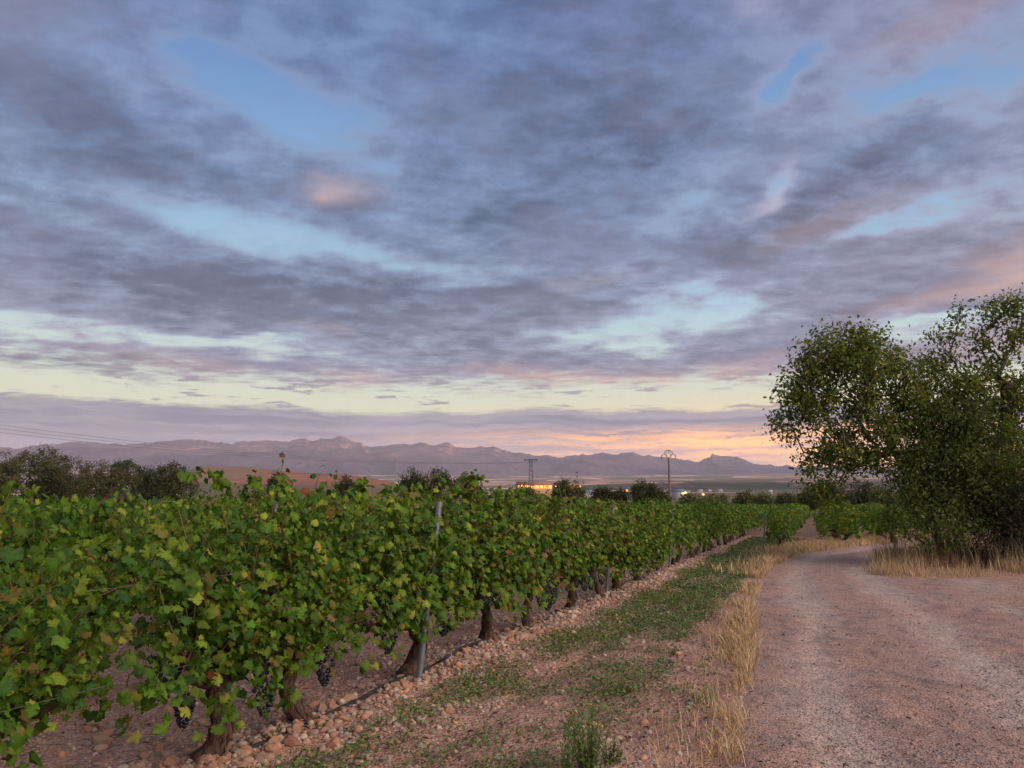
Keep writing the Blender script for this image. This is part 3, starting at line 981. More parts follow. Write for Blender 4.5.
def link(name, data, parent, loc=(0, 0, 0), rz=0.0):
    o = bpy.data.objects.new(name, data); col.objects.link(o); o.parent = parent
    o.location = loc; o.rotation_euler = (0, 0, rz)
    if name == 'grape_cluster': o.scale = (1.35, 1.35, 1.25)
    return o


def make_vine(seed, level, extra=(), **kw):
    tb, sb, fb, cl = vine_parts(seed, level, **kw)
    root = empty('grapevine', (0, 0, 0))
    tb.build('trunk', M['vine_bark'], root, True)
    fb.build('foliage', M['leaf'], root)
    if level == 2:
        sb.build('shoots', M['shoot'], root, True)
        for p, k, a in list(cl) + list(extra): link('grape_cluster', GRAPES[k], root, tuple(p), a)
    return root


def z_at(x, y): return float(height(np.array([x]), np.array([y]))[0])


RZV = pi / 2 - VA                                      # vine space: +x runs along the row, -y faces the road
ORD = ['first', 'second', 'third', 'fourth', 'fifth', 'sixth', 'seventh', 'eighth', 'ninth', 'tenth', 'eleventh', 'twelfth', 'thirteenth', 'fourteenth', 'fifteenth', 'sixteenth', 'seventeenth', 'eighteenth', 'nineteenth', 'twentieth']


def t_of(px, py):
    return ut(*gnd(px, py))[1]


# the roadside row, vine by vine: (t along the row, settings, label)
FRONT = [
    (-5.2, dict(seed=101, hmax=1.42, dense=1.6, fine=0.80, low=0.22), 'grapevine cut by the left edge of the photo with yellowing leaves', ()),
    (-3.95, dict(seed=102, hmax=1.46, dense=1.7, fine=0.80, low=0.2), 'low grapevine at lower left with black bunches and hardly any trunk showing', ()),
    (t_of(188, 766) - 0.05, dict(seed=103, hmax=1.58, dense=1.5, fine=0.82, low=0.26, thick=1.12, lean=(0.26, 0.0)), 'grapevine with thick shaggy trunk at the bottom edge of the photo', ()),
    (t_of(252, 738) + 0.45, dict(seed=104, hmax=1.80, dense=1.3, fine=0.88, thick=0.95, lean=(-0.42, 0.05)), 'grapevine with a leaning trunk just left of the front grey post', ()),
    (t_of(385, 680) + 0.1, dict(seed=105, hmax=1.92, thick=1.25, lean=(0.05, 0)), 'grapevine with stout dark trunk right against the front grey post', ()),
    (t_of(462, 645), dict(seed=106, hmax=1.88, brown=0.10, lean=(-0.3, 0)), 'grapevine with bent trunk, first beyond the front grey post', ()),
    (t_of(502, 628), dict(seed=107, hmax=1.86, brown=0.22, thick=0.75), 'dull brownish grapevine, second beyond the front grey post', ()),
    (t_of(537, 612), dict(seed=108, hmax=1.82, brown=0.06, thick=1.05), 'grapevine third beyond the front grey post with a dark squat trunk', ()),
    (t_of(582, 600), dict(seed=109, hmax=1.80, brown=0.25, thick=0.9), 'grapevine with rusty red leaves beside the second grey post', ()),
]
front_vines = []
for (t, kw, lab, ex) in FRONT:
    kw = dict(kw); sd = kw.pop('seed')
    v = make_vine(sd, 2, **kw)
    x, y = xy(0.0, t)
    v.location = (x, y, z_at(x, y)); v.rotation_euler = (0, 0, RZV)
    tag(v, lab, 'grapevine', 'grapevines of the roadside row')
    front_vines.append(v)
tlast = FRONT[-1][0]

VARS2 = [make_vine(200 + i, 2, hmax=1.66 + 0.12 * (i % 3), brown=(0.0, 0.05, 0.12)[i % 3]) for i in range(7)]
VARS1 = [make_vine(300 + i, 1, hmax=1.66 + 0.10 * (i % 3), brown=(0.0, 0.03, 0.08)[i % 3]) for i in range(8)]
used = set()


def place(vars_, i, x, y, flip, s):
    src = vars_[i % len(vars_)]
    if src.name not in used:
        used.add(src.name); o = src
    else:
        o = copy_tree(src)
    o.location = (x, y, z_at(x, y)); o.rotation_euler = (0, 0, RZV + (pi if flip else 0))
    o.scale = (1, 1, s)
    return o


def visible(x, y, m_=1.3):
    return y > 1.0 and abs(x) / y < 0.70 + m_ / max(y, 1)


# where each row starts on the road side
spots = []
rv = np.random.default_rng(99)
b0 = np.array(gnd(758, 553)); b1 = np.array(gnd(836, 546.5)); b2 = np.array(gnd(884, 545))
for k in range(-9, 42):
    u = -ROW * k
    t = -8.0 + (k * 0.37) % 1.5
    if k == 0: t = tlast + 1.5
    while t < 125:
        x, y = xy(u, t)
        ok = visible(x, y) and y < 118
        if k < 0:
            # right of the roadside row the vineyard only starts beyond the bend
            lim = np.interp(x, [b0[0], b1[0], b2[0], b2[0] + 20], [b0[1], b1[1], b2[1], b2[1] + 16])
            ok = ok and y > lim + 0.2 and x > b0[0] - 0.6
        if ok: spots.append((math.hypot(x, y), k, t + rv.uniform(-.12, .12), u))
        t += 1.5
spots.sort()
rown = {}
ROWW = ['the roadside row', 'the second row', 'the third row', 'the fourth row', 'the fifth row', 'the sixth row', 'the seventh row', 'the eighth row', 'the ninth row', 'the tenth row', 'the eleventh row', 'the twelfth row', 'the thirteenth row', 'the fourteenth row', 'the fifteenth row', 'the sixteenth row', 'the seventeenth row', 'the eighteenth row']
NIND = 285
cnt0 = 0
farpos = []
first_right = {}
for n, (d, k, t, u) in enumerate(spots):
    x, y = xy(u + rv.normal(0, 0.05), t)
    if n >= NIND - len(FRONT):
        farpos.append((x, y, rv.uniform(0.92, 1.06)))
        continue
    s = rv.uniform(0.90, 1.12)
    if k > 0 and d < 9 and x < -2.0: s *= 1.03
    o = place(VARS2 if d < 17 else VARS1, int(rv.integers(100)), x, y, rv.random() < 0.5, s)
    if k == 0:
        lab = ORD[cnt0] + ' grapevine past the second grey post in the roadside row' if cnt0 < len(ORD) else 'grapevine at the distant end of the roadside row'
        cnt0 += 1
        tag(o, lab, 'grapevine', 'grapevines of the roadside row')
    elif k > 0:
        w_ = ROWW[k] if k < len(ROWW) else 'the rows far to the left'
        tag(o, 'leafy green grapevine in %s left of the road' % w_, 'grapevine', 'grapevines of %s' % w_)
    else:
        first_right.setdefault(k, 0)
        if first_right[k] == 0:
            lab = {-1: 'dark bushy grapevine at the row end beside the road bend', -2: 'grapevine at the row end right of the bare earth aisle'}.get(k, 'end grapevine of row %s right of the earth aisle' % ORD[-k - 1])
        else:
            lab = {-1: 'green grapevine left of the bare earth aisle past the bend', -2: 'green grapevine along the right side of the bare earth aisle'}.get(k, 'grapevine beyond the bend in row %s, near the big tree' % ORD[-k - 1])
        if k < -1: o.scale = (1, 1.75, s)
        first_right[k] += 1
        tag(o, lab, 'grapevine', 'grapevines beyond the bend')
for v in VARS1 + VARS2:                                # a variant nobody used
    if v.name not in used:
        for ch in list(v.children): bpy.data.objects.remove(ch)
        bpy.data.objects.remove(v)
# the rest of the vineyard, too many and too small to tell apart
mb = MB()
rf = np.random.default_rng(321)
for (x, y, s) in farpos:
    d = math.hypot(x, y); m_ = 190 if d < 50 else 120
    lx = rf.uniform(-0.8, 0.8, m_); lz = rf.uniform(0.5, 1.72, m_) * s; sy = rf.choice([-1, 1], m_)
    ly = sy * (0.42 - 0.2 * np.clip((lz - 0.9) / 0.8, 0, 1) ** 2) * rf.uniform(0.3, 1.05, m_)
    wx = x + lx * DR[0] + ly * NR[0]; wy = y + lx * DR[1] + ly * NR[1]
    nrm = np.column_stack([NR[0] * sy + rf.normal(0, .4, m_), NR[1] * sy + rf.normal(0, .4, m_), 0.5 + rf.normal(0, .4, m_)])
    cc, _ = palette(rf, m_)
    place_leaves(mb, rf, np.column_stack([wx, wy, lz]), nrm, np.tile([0, 0, -1.], (m_, 1)) + rf.normal(0, .3, (m_, 3)), rf.uniform(0.15, 0.26, m_), LEAF_LO, cc)
tag(mb.build('vineyard', M['leaf']), 'far rows of green vines running to the hedge line', 'vineyard', kind='stuff')

# long upright shoots that stand out above the rows
def top_shoot(px, py, Y, L, seed, lean):
    r = np.random.default_rng(seed)
    p0 = at(px, py, Y)
    f = np.linspace(0, 1, 10)
    pts = np.column_stack([p0[0] + lean * f + 0.05 * np.sin(f * 4), p0[1] + 0.1 * f, p0[2] + L * (f - 0.45 * f ** 3)])
    return pts, r


def add_shoot(v, px, py, Y, L, seed, lean):
    pts, r = top_shoot(px, py, Y, L, seed, lean)
    inv = Matrix.LocRotScale(v.location, v.rotation_euler, v.scale).inverted()
    loc = np.array([inv @ Vector(p) for p in pts])
    sb = MB(); sb.tube(loc, np.linspace(0.006, 0.003, 10), 5)
    n = 26
    g = r.uniform(0.1, 1, n)
    c = np.stack([np.interp(g, np.linspace(0, 1, 10), loc[:, j]) for j in range(3)], 1) + r.normal(0, 0.045, (n, 3))
    fb = MB(); cc, _ = palette(r, n)
    place_leaves(fb, r, c, r.normal(0, 0.6, (n, 3)) + [0, -0.6, 0.6], np.tile([0, 0, -1.], (n, 1)) + r.normal(0, .5, (n, 3)), r.uniform(0.07, 0.13, n), (LEAFV, LEAFT), cc)
    sh = sb.build('tall_shoot', M['shoot'], v, True)
    fb.build('shoot_leaves', M['leaf'], sh)


def nearest_vine(px, py, Y):
    p = at(px, py, Y)
    return min((o for o in col.objects if o.name.startswith('grapevine') and o.type == 'EMPTY'), key=lambda o: (o.location.x - p[0]) ** 2 + (o.location.y - p[1]) ** 2)


bpy.context.view_layer.update()
for args in ((238, 500, 8.0, 0.50, 1, -0.50), (245, 505, 8.1, 0.45, 2, 0.06), (478, 500, 10.5, 0.55, 3, -0.15), (350, 500, 8.0, 0.22, 4, 0.1), (275, 498, 8.6, 0.3, 5, 0.05)):
    add_shoot(nearest_vine(*args[:3]), *args)

# ------------------------------------------------------------------ posts, wires, pipe
def make_post(hgt, lean):
    root = empty('vine_post', (0, 0, 0))
    mb = MB()
    th = 0.78 * np.array([(-.030, -.022), (-.022, -.030), (.022, -.030), (.030, -.022), (.030, .022), (.022, .030), (-.022, .030), (-.030, .022)])
    zs = [-0.3, 0.3, 0.8, hgt - 0.015, hgt]; sc_ = [1.05, 1.0, 1.0, 1.0, 0.82]
    V_ = np.concatenate([np.column_stack([th * s_, np.full(8, z_)]) + [lean[0] * z_, lean[1] * z_, 0] for z_, s_ in zip(zs, sc_)])
    Qs = np.array([(i * 8 + j, i * 8 + (j + 1) % 8, (i + 1) * 8 + (j + 1) % 8, (i + 1) * 8 + j) for i in range(4) for j in range(8)])
    mb.add(V_, Qs); top = V_[-8:]
    mb.add(np.vstack([top, top.mean(0)]), np.array([(8, j, (j + 1) % 8) for j in range(8)]))
    mb.build('stake', M['post'], root)
    for z_ in (0.70, 1.15, 1.45):
        c = MB(); y0 = lean[1] * z_; x0 = lean[0] * z_
        c.tube([(x0 - 0.034, y0 - 0.034, z_), (x0, y0 - 0.043, z_ + 0.012), (x0 + 0.034, y0 - 0.034, z_)], 0.004, 5)
        c.build('wire_clip', M['wire'], root)
    return root


post = make_post(1.60, (0.03, -0.10))
tposts = [0.0, t_of(598, 597), t_of(598, 597) + 6.4]
plabs = ['grey vine post nearest the camera, standing clear of the leaves', 'second grey vine post along the roadside row, half hidden', 'third grey vine post along the roadside row, mostly in leaves', 'fourth grey vine post along the roadside row, deep in leaves']
for i, (t, lab) in enumerate(zip(tposts, plabs)):
    o = post if i == 0 else copy_tree(post)
    x, y = xy(0.14 if i == 0 else 0.03, t); o.location = (x, y, z_at(x, y)); o.rotation_euler = (0, 0, RZV)
    tag(o, lab, 'post', 'vine posts')
px_, py_ = at(261, 515, 8.7)[:2]
o = copy_tree(post); o.location = (px_, py_, z_at(px_, py_) + 0.06); o.rotation_euler = (0, 0, RZV)
tag(o, 'grey vine post behind the front row, only its top showing', 'post', 'vine posts')
ex, ey = gnd(763, 554)
o = copy_tree(post); o.location = (ex, ey, z_at(ex, ey)); o.rotation_euler = (0, 0, RZV); o.scale = (1, 1, 0.9)
tag(o, 'grey end post against the dark bushy vine at the road bend', 'post', 'vine posts')


def wire_row(u, z, t0, t1, name, label, cat, rad, mat, sag=0.02, group=None, wav=0.0):
    t = np.linspace(t0, t1, int((t1 - t0) / 0.4))
    x, y = xy(u + wav * (fbm(t * 0.6, t * 0 + z, 3, 3) - 0.5), t)
    zz = height(x, y) * (1 if wav else 0) + z + (0.11 * (fbm(t * 0.8, t * 0, 9, 3) - 0.70) if wav else 0) - sag * np.sin((t % 6) / 6 * pi)
    o = MB().tube(np.column_stack([x, y, zz]), rad, 6).build(name, mat, smooth=True)
    tag(o, label, cat, group)


wire_row(0.20, 0.72, -9, 60, 'trellis_wire', 'lower wire strung along the roadside row', 'wire', 0.0013, M['wire'])
wire_row(0.20, 1.20, -9, 60, 'trellis_wire', 'middle wire strung along the roadside row', 'wire', 0.0013, M['wire'])
wire_row(-2.0, 1.22, -9, 60, 'trellis_wire', 'wire strung along the second row', 'wire', 0.0013, M['wire'])
wire_row(0.04, 0.018, -9, 30, 'irrigation_pipe', 'black irrigation pipe lying on stones under the roadside row', 'pipe', 0.016, M['pipe'], 0.0, None, 0.3)

# ------------------------------------------------------------------ stones
rs = np.random.default_rng(44)


def stone_mesh(seed, ico, name='stone'):
    r = np.random.default_rng(seed)
    V_, T_ = ico
    ax = r.uniform(0.62, 1.15, 3) * [1, 1, 0.72]
    d = 1 + 0.34 * (fbm(V_[:, 0] * 1.3 + seed, V_[:, 1] * 1.3 + V_[:, 2], seed, 3) - 0.5) * 2
    for _ in range(6):                                 # a few broken flats
        nn_ = r.normal(0, 1, 3); nn_ /= np.linalg.norm(nn_)
        h_ = V_ @ nn_
        d = np.where(h_ * d > 0.72, 0.72 / np.maximum(h_, .3), d)
    return V_ * d[:, None] * ax, T_


SM = []
for i in range(10):
    V_, T_ = stone_mesh(600 + i, ICO3)
    o = build('stone', V_, T_, M['stone'], smooth=True); SM.append(o.data); bpy.data.objects.remove(o)
nst = 0
cand = []
for _ in range(2600):
    t = -5.5 + 30 * rs.random() ** 1.5
    u = rs.normal(0.16, 0.24) if rs.random() < 0.80 else rs.uniform(-1.6, 1.3)
    s = float(np.clip(rs.lognormal(math.log(0.032), 0.40), 0.018, 0.085))
    x, y = xy(u, t)
    if visible(x, y, 0.3): cand.append((s / math.hypot(x, y), x, y, s))
cand.sort(reverse=True)
for i, (a, x, y, s) in enumerate(cand[:280]):
    o = bpy.data.objects.new('stone', SM[int(rs.integers(10))]); col.objects.link(o)
    o.location = (x, y, z_at(x, y) + s * 0.14); o.scale = (s, s * rs.uniform(.8, 1.1), s * rs.uniform(.8, 1))
    o.rotation_euler = (rs.normal(0, .35), rs.normal(0, .35), rs.uniform(0, 6.3))
    tag(o, 'rounded pinkish cobble on the stony ridge under the roadside vines', 'stone', 'cobbles along the roadside row')
SPAL = np.array([(0.30, 0.18, 0.14), (0.40, 0.25, 0.19), (0.44, 0.28, 0.20), (0.36, 0.27, 0.23), (0.46, 0.33, 0.25), (0.27, 0.20, 0.18), (0.45, 0.22, 0.14), (0.44, 0.34, 0.28)])


def pebbles(name, label, pts, ico, seed):
    r = np.random.default_rng(seed)
    pts = np.asarray(pts); n = len(pts)
    base_ = [stone_mesh(700 + seed + i, ico)[0] for i in range(6)]; T_ = ico[1]; k = len(ico[0])
    ch = r.integers(6, size=n); B = np.stack(base_)[ch]
    th = r.uniform(0, 6.3, n); c_, s_ = np.cos(th), np.sin(th)
    X = B[..., 0] * c_[:, None] - B[..., 1] * s_[:, None]; Y_ = B[..., 0] * s_[:, None] + B[..., 1] * c_[:, None]
    W = np.stack([X, Y_, B[..., 2]], -1) * pts[:, 2][:, None, None]
    z_ = height(pts[:, 0], pts[:, 1]) + pts[:, 2] * 0.12
    W += np.column_stack([pts[:, 0], pts[:, 1], z_])[:, None, :]
    cc = SPAL[r.integers(len(SPAL), size=n)] * r.uniform(.5, 0.95, (n, 1))
    o = build(name, W.reshape(-1, 3), (T_[None] + (np.arange(n) * k)[:, None, None]).reshape(-1, 3), M['pebble'], colr=np.repeat(cc, k, 0), smooth=True)
    tag(o, label, 'gravel', kind='stuff')


pp = [(x, y, s) for (a, x, y, s) in cand[280:]]
n = 21000
t = -6 + 34 * rs.random(n) ** 1.6; u = np.where(rs.random(n) < 0.5, rs.normal(0.15, 0.40, n), rs.uniform(-5, 3.0, n))
x, y = xy(u, t); s = np.clip(rs.lognormal(math.log(0.0155), 0.5, n), 0.006, 0.05)
inr = inpoly(x, y, ROADP)
vis = (y > 2) & (np.abs(x) / y < 0.72) & ~inr
pp += list(zip(x[vis], y[vis], s[vis]))
pebbles('gravel', 'loose stones scattered on the red earth between and beside the vines', pp, ICO1, 1)
n = 16000
dd = 3.6 + 26 * rs.random(n) ** 2.0; aa = rs.uniform(0.20, 0.72, n)
x, y = dd * aa, dd
s = np.clip(rs.lognormal(math.log(0.0062), 0.45, n), 0.003, 0.03) * (0.8 + dd / 40)
inr = inpoly(x, y, ROADP) & (fbm(x * 0.9, y * 0.35, 31, 4) + rs.uniform(-.15, .15, n) > 0.47)
pebbles('road_gravel', 'fine loose gravel lying on the dirt road', np.column_stack([x, y, s])[inr], ICO0, 2)


# ================================================================== low plants
def blades(mb, r, x, y, h, w_, lean, colr, z=None):
    n = len(x)
    z = height(x, y) - 0.01 if z is None else z
    th = r.uniform(0, 6.3, n); ph = r.uniform(0, 6.3, n)
    lx, ly = np.cos(ph) * lean * h, np.sin(ph) * lean * h
    sx, sy = np.cos(th) * w_, np.sin(th) * w_
    P_ = np.zeros((n, 5, 3))
    for j, (f, g, ws) in enumerate(((0, 0, -1), (0, 0, 1), (0.55, 0.35, 0.75), (0.55, 0.35, -0.75), (1, 1, 0))):
        P_[:, j, 0] = x + lx * g + sx * ws; P_[:, j, 1] = y + ly * g + sy * ws; P_[:, j, 2] = z + h * f * (1 - 0.25 * lean * g)
    T = np.array([(0, 1, 2), (0, 2, 3), (3, 2, 4)])
    mb.add(P_.reshape(-1, 3), (T[None] + (np.arange(n) * 5)[:, None, None]).reshape(-1, 3), np.repeat(colr, 5, 0))


rg = np.random.default_rng(77)
STRAW = np.array([(0.52, 0.36, 0.17), (0.60, 0.44, 0.23), (0.38, 0.24, 0.125), (0.56, 0.45, 0.29), (0.28, 0.185, 0.11), (0.40, 0.265, 0.16)])


def straw(r, n): return STRAW[r.integers(len(STRAW), size=n)] * r.uniform(.75, 1.15, (n, 1))


# verge of dry grass along the left edge of the road
mb = MB()
seg = np.array([gnd(*p) for p in LEFT[1:9]])
L_ = np.hypot(*np.diff(seg, axis=0).T); cum = np.concatenate([[0], np.cumsum(L_)])
n = 13000
s_ = cum[-1] * rg.random(n) ** 1.25
cx = np.interp(s_, cum, seg[:, 0]); cy_ = np.interp(s_, cum, seg[:, 1])
off = np.abs(rg.normal(0, 0.20, n)) * np.where(rg.random(n) < 0.2, 2.1, 1)
tx = np.interp(s_, (cum[1:] + cum[:-1]) / 2, np.diff(seg[:, 0]) / L_); ty = np.interp(s_, (cum[1:] + cum[:-1]) / 2, np.diff(seg[:, 1]) / L_)
off2 = off - np.abs(rg.normal(0, .05, n)); x = cx - ty * off2; y = cy_ + tx * off2
cl = fbm(x * 1.6, y * 1.1, 41, 4)
k_ = rg.random(n) < np.clip((cl - 0.36) * 5.0, 0.05, 1) * np.clip(0.40 + s_ / 9, 0, 1)
x, y, off, cl = x[k_], y[k_], off[k_], cl[k_]
h = rg.uniform(0.03, 0.17, len(x)) * (0.6 + 1.2 * np.clip(cl - 0.35, 0, .4) / .3) * np.exp(-off * 0.7)
blades(mb, rg, x, y, h, rg.uniform(0.0016, 0.0034, len(x)) * (1 + y / 14), rg.uniform(0.15, 1.1, len(x)), straw(rg, len(x)))
# tall dry stalks nearer the camera
for (px, py, nn_, hh) in ((672, 735, 26, .34), (662, 765, 18, .34), (690, 700, 14, .24), (648, 722, 8, .26), (705, 668, 50, .24), (722, 640, 70, .26), (712, 705, 34, .2), (730, 725, 50, .2), (722, 760, 30, .2), (735, 655, 60, .2)):
    gx, gy = gnd(px, py)
    x = gx + rg.normal(0, .10, nn_); y = gy + rg.normal(0, .16, nn_)
    blades(mb, rg, x, y, hh * rg.uniform(.5, 1.05, nn_), rg.uniform(.0018, .0032, nn_), rg.uniform(.05, .5, nn_), straw(rg, nn_))
tag(mb.build('dry_grass', M['grass']), 'strip of dry straw coloured grass along the left road edge', 'grass', kind='stuff')

# pale dry grass past the bend, at the feet of the far vines
mb = MB()
n = 16000
q = np.array([gnd(*p) for p in ((757, 580), (790, 556), (820, 549), (850, 546), (880, 542), (910, 539), (960, 537))])
s_ = rg.random(n) * (len(q) - 1); i_ = s_.astype(int); f_ = (s_ - i_)[:, None]
pt = q[i_] * (1 - f_) + q[np.minimum(i_ + 1, len(q) - 1)] * f_
x = pt[:, 0] + rg.normal(0, .35, n); y = pt[:, 1] + np.abs(rg.normal(0, 1.2, n))
k_ = ~inpoly(x, y, ROADP) & (fbm(x * .8, y * .8, 43, 4) > 0.42); x, y = x[k_], y[k_]
blades(mb, rg, x, y, rg.uniform(.10, .34, len(x)), rg.uniform(.006, .011, len(x)), rg.uniform(.1, .6, len(x)), straw(rg, len(x)) * 1.02)
tag(mb.build('dry_grass', M['grass']), 'pale dry grass on the outside of the road bend', 'grass', kind='stuff')

# tall dry grass under the big trees
mb = MB()
n = 34000
gp = np.array([gnd(*p) for p in ((876, 568), (890, 577), (940, 579.5), (1024, 580), (1150, 581), (1150, 556), (1024, 556), (920, 556), (884, 558))])
x = rg.uniform(gp[:, 0].min(), gp[:, 0].max(), n); y = rg.uniform(gp[:, 1].min(), gp[:, 1].max(), n)
k_ = inpoly(x + (fbm(x * 1.1, y * 1.1, 46, 4) - .5) * 1.2, y + (fbm(x * 1.3, y * 1.3, 47, 4) - .62) * 1.5, gp); x, y = x[k_], y[k_]
cl = fbm(x * .7, y * .7, 45, 4); k_ = rg.random(len(x)) < np.clip((cl - .3) * 5, .15, 1); x, y, cl = x[k_], y[k_], cl[k_]
edge = np.clip((y - gnd(940, 579.5)[1]) / 2.2, 0.16, 1) * (0.6 + 0.8 * fbm(x * 2.5, y * 2.5, 48, 3))
h = rg.uniform(.22, .62, len(x)) * (0.55 + .9 * (cl - .3)) * edge
blades(mb, rg, x, y, h, rg.uniform(.004, .009, len(x)), rg.uniform(.08, .5, len(x)), straw(rg, len(x)) * 0.92)
x = x[:2500] + 0.02; y = y[:2500]
blades(mb, rg, x, y, rg.uniform(.6, 1.0, len(x)) * edge[:2500], np.full(len(x), .005), rg.uniform(.1, .35, len(x)), straw(rg, len(x)) * 0.7)
tag(mb.build('tall_dry_grass', M['grass']), 'tall dry grass at the foot of the big trees', 'grass', kind='stuff')

# green ground cover between the vines and the road
mb = MB()
HERB = np.array([(0.075, 0.130, 0.026), (0.105, 0.160, 0.032), (0.058, 0.105, 0.030), (0.140, 0.175, 0.046), (0.095, 0.115, 0.045)])
n = 230000
t = -4.6 + 40 * rg.random(n) ** 1.7; u = rg.uniform(0.40, 3.0, n)
x, y = xy(u, t)
nz_ = fbm(x * 1.1, y * 1.1, 51, 5)
fine = fbm(x * 6, y * 6, 52, 3)
band = 0.74 * np.exp(-((u - 0.74) / 0.28) ** 2) + np.clip((t - 1.8) / 3.0, 0, 0.72) * np.clip((u - .65) / .2, 0, 1) * np.clip((2.1 - u) / .3, 0, 1) + 0.52 * np.exp(-((u - 1.95) / 0.26) ** 2) + 0.09
dn = np.clip((band + (nz_ - .5) * 2.9 + (fine - .5) * 1.5 - 0.18), 0, 1)
dfe = polydist(x, y, LEFTG)
k_ = (rg.random(n) < dn) & (dfe > 0.22) & (y > 3) & ~inpoly(x, y, ROADP)
x, y = x[k_], y[k_]; m_ = len(x); dist = np.hypot(x, y)
siz = rg.uniform(.010, .028, m_) * (0.9 + dist / 22)
pos = np.column_stack([x, y, height(x, y) + rg.uniform(0.002, 0.05, m_) * (0.5 + 1.6 * fine[k_])])
nrm = np.column_stack([rg.normal(0, .55, m_), rg.normal(0, .55, m_), np.ones(m_)])
lf = (np.array([(0, 0, 0), (.42, .5, -.05), (0, 1.0, -.1), (-.42, .5, -.05)]), np.array([(0, 1, 2), (0, 2, 3)]))
place_leaves(mb, rg, pos, nrm, rg.normal(0, 1, (m_, 3)), siz, lf, HERB[rg.integers(len(HERB), size=m_)] * rg.uniform(.75, 1.25, (m_, 1)))
tag(mb.build('ground_cover', M['herb']), 'low green weeds growing in patches beside the vines', 'weeds', kind='stuff')

# sparse weeds and straw litter among the vines
mb = MB()
n = 26000
t = -6 + 36 * rg.random(n) ** 1.6; u = rg.uniform(-9, .4, n); x, y = xy(u, t)
k_ = (fbm(x * 1.4, y * 1.4, 61, 4) > .56) & (y > 3) & (np.abs(x) / y < .72); x, y = x[k_], y[k_]; m_ = len(x)
place_leaves(mb, rg, np.column_stack([x, y, height(x, y) + rg.uniform(.002, .05, m_)]), np.column_stack([rg.normal(0, .6, m_), rg.normal(0, .6, m_), np.ones(m_)]), rg.normal(0, 1, (m_, 3)), rg.uniform(.012, .03, m_), lf, HERB[rg.integers(len(HERB), size=m_)] * rg.uniform(.7, 1.2, (m_, 1)))
tag(mb.build('ground_cover', M['herb']), 'thin green weeds on the stony soil under the vine rows', 'weeds', kind='stuff')
mb = MB()
n = 9000
t = -4.6 + 26 * rg.random(n) ** 1.6; u = rg.uniform(-1.5, 2.8, n); x, y = xy(u, t)
k_ = (fbm(x * 2, y * 2, 63, 3) > .47) & (y > 3) & ~inpoly(x, y, ROADP); x, y = x[k_], y[k_]; m_ = len(x)
cc = np.array([(.16, .10, .075), (.26, .17, .12), (.08, .052, .04), (.34, .25, .18)])[rg.integers(4, size=m_)]
place_leaves(mb, rg, np.column_stack([x, y, height(x, y) + rg.uniform(.006, .02, m_)]), np.column_stack([rg.normal(0, .4, m_), rg.normal(0, .4, m_), np.ones(m_)]), rg.normal(0, 1, (m_, 3)), rg.uniform(.02, .075, m_), (np.array([(0, 0, 0), (.12, .5, .06), (0, 1, -.04), (-.12, .5, .05)]), lf[1]), cc)
tag(mb.build('leaf_litter', M['grass']), 'dry leaf and twig litter on the strip beside the vines', 'litter', kind='stuff')


# scraps blown onto the road
mb = MB()
n = 2600
dd_ = 4 + 22 * rg.random(n) ** 1.7; aa_ = rg.uniform(.24, .70, n); x, y = dd_ * aa_, dd_
k_ = inpoly(x, y, ROADP) & (fbm(x * .8, y * .4, 65, 4) > .50); x, y = x[k_], y[k_]; m_ = len(x)
cc = np.array([(.10, .06, .05), (.16, .10, .075), (.06, .04, .035), (.22, .15, .10)])[rg.integers(4, size=m_)]
place_leaves(mb, rg, np.column_stack([x, y, height(x, y) + rg.uniform(.004, .016, m_)]), np.column_stack([rg.normal(0, .35, m_), rg.normal(0, .35, m_), np.ones(m_)]), rg.normal(0, 1, (m_, 3)), rg.uniform(.015, .06, m_), (np.array([(0, 0, 0), (.16, .5, .08), (0, 1, -.04), (-.16, .5, .06)]), lf[1]), cc)
tag(mb.build('leaf_litter', M['grass']), 'dark dry scraps of leaf and twig scattered on the dirt road', 'litter', kind='stuff')


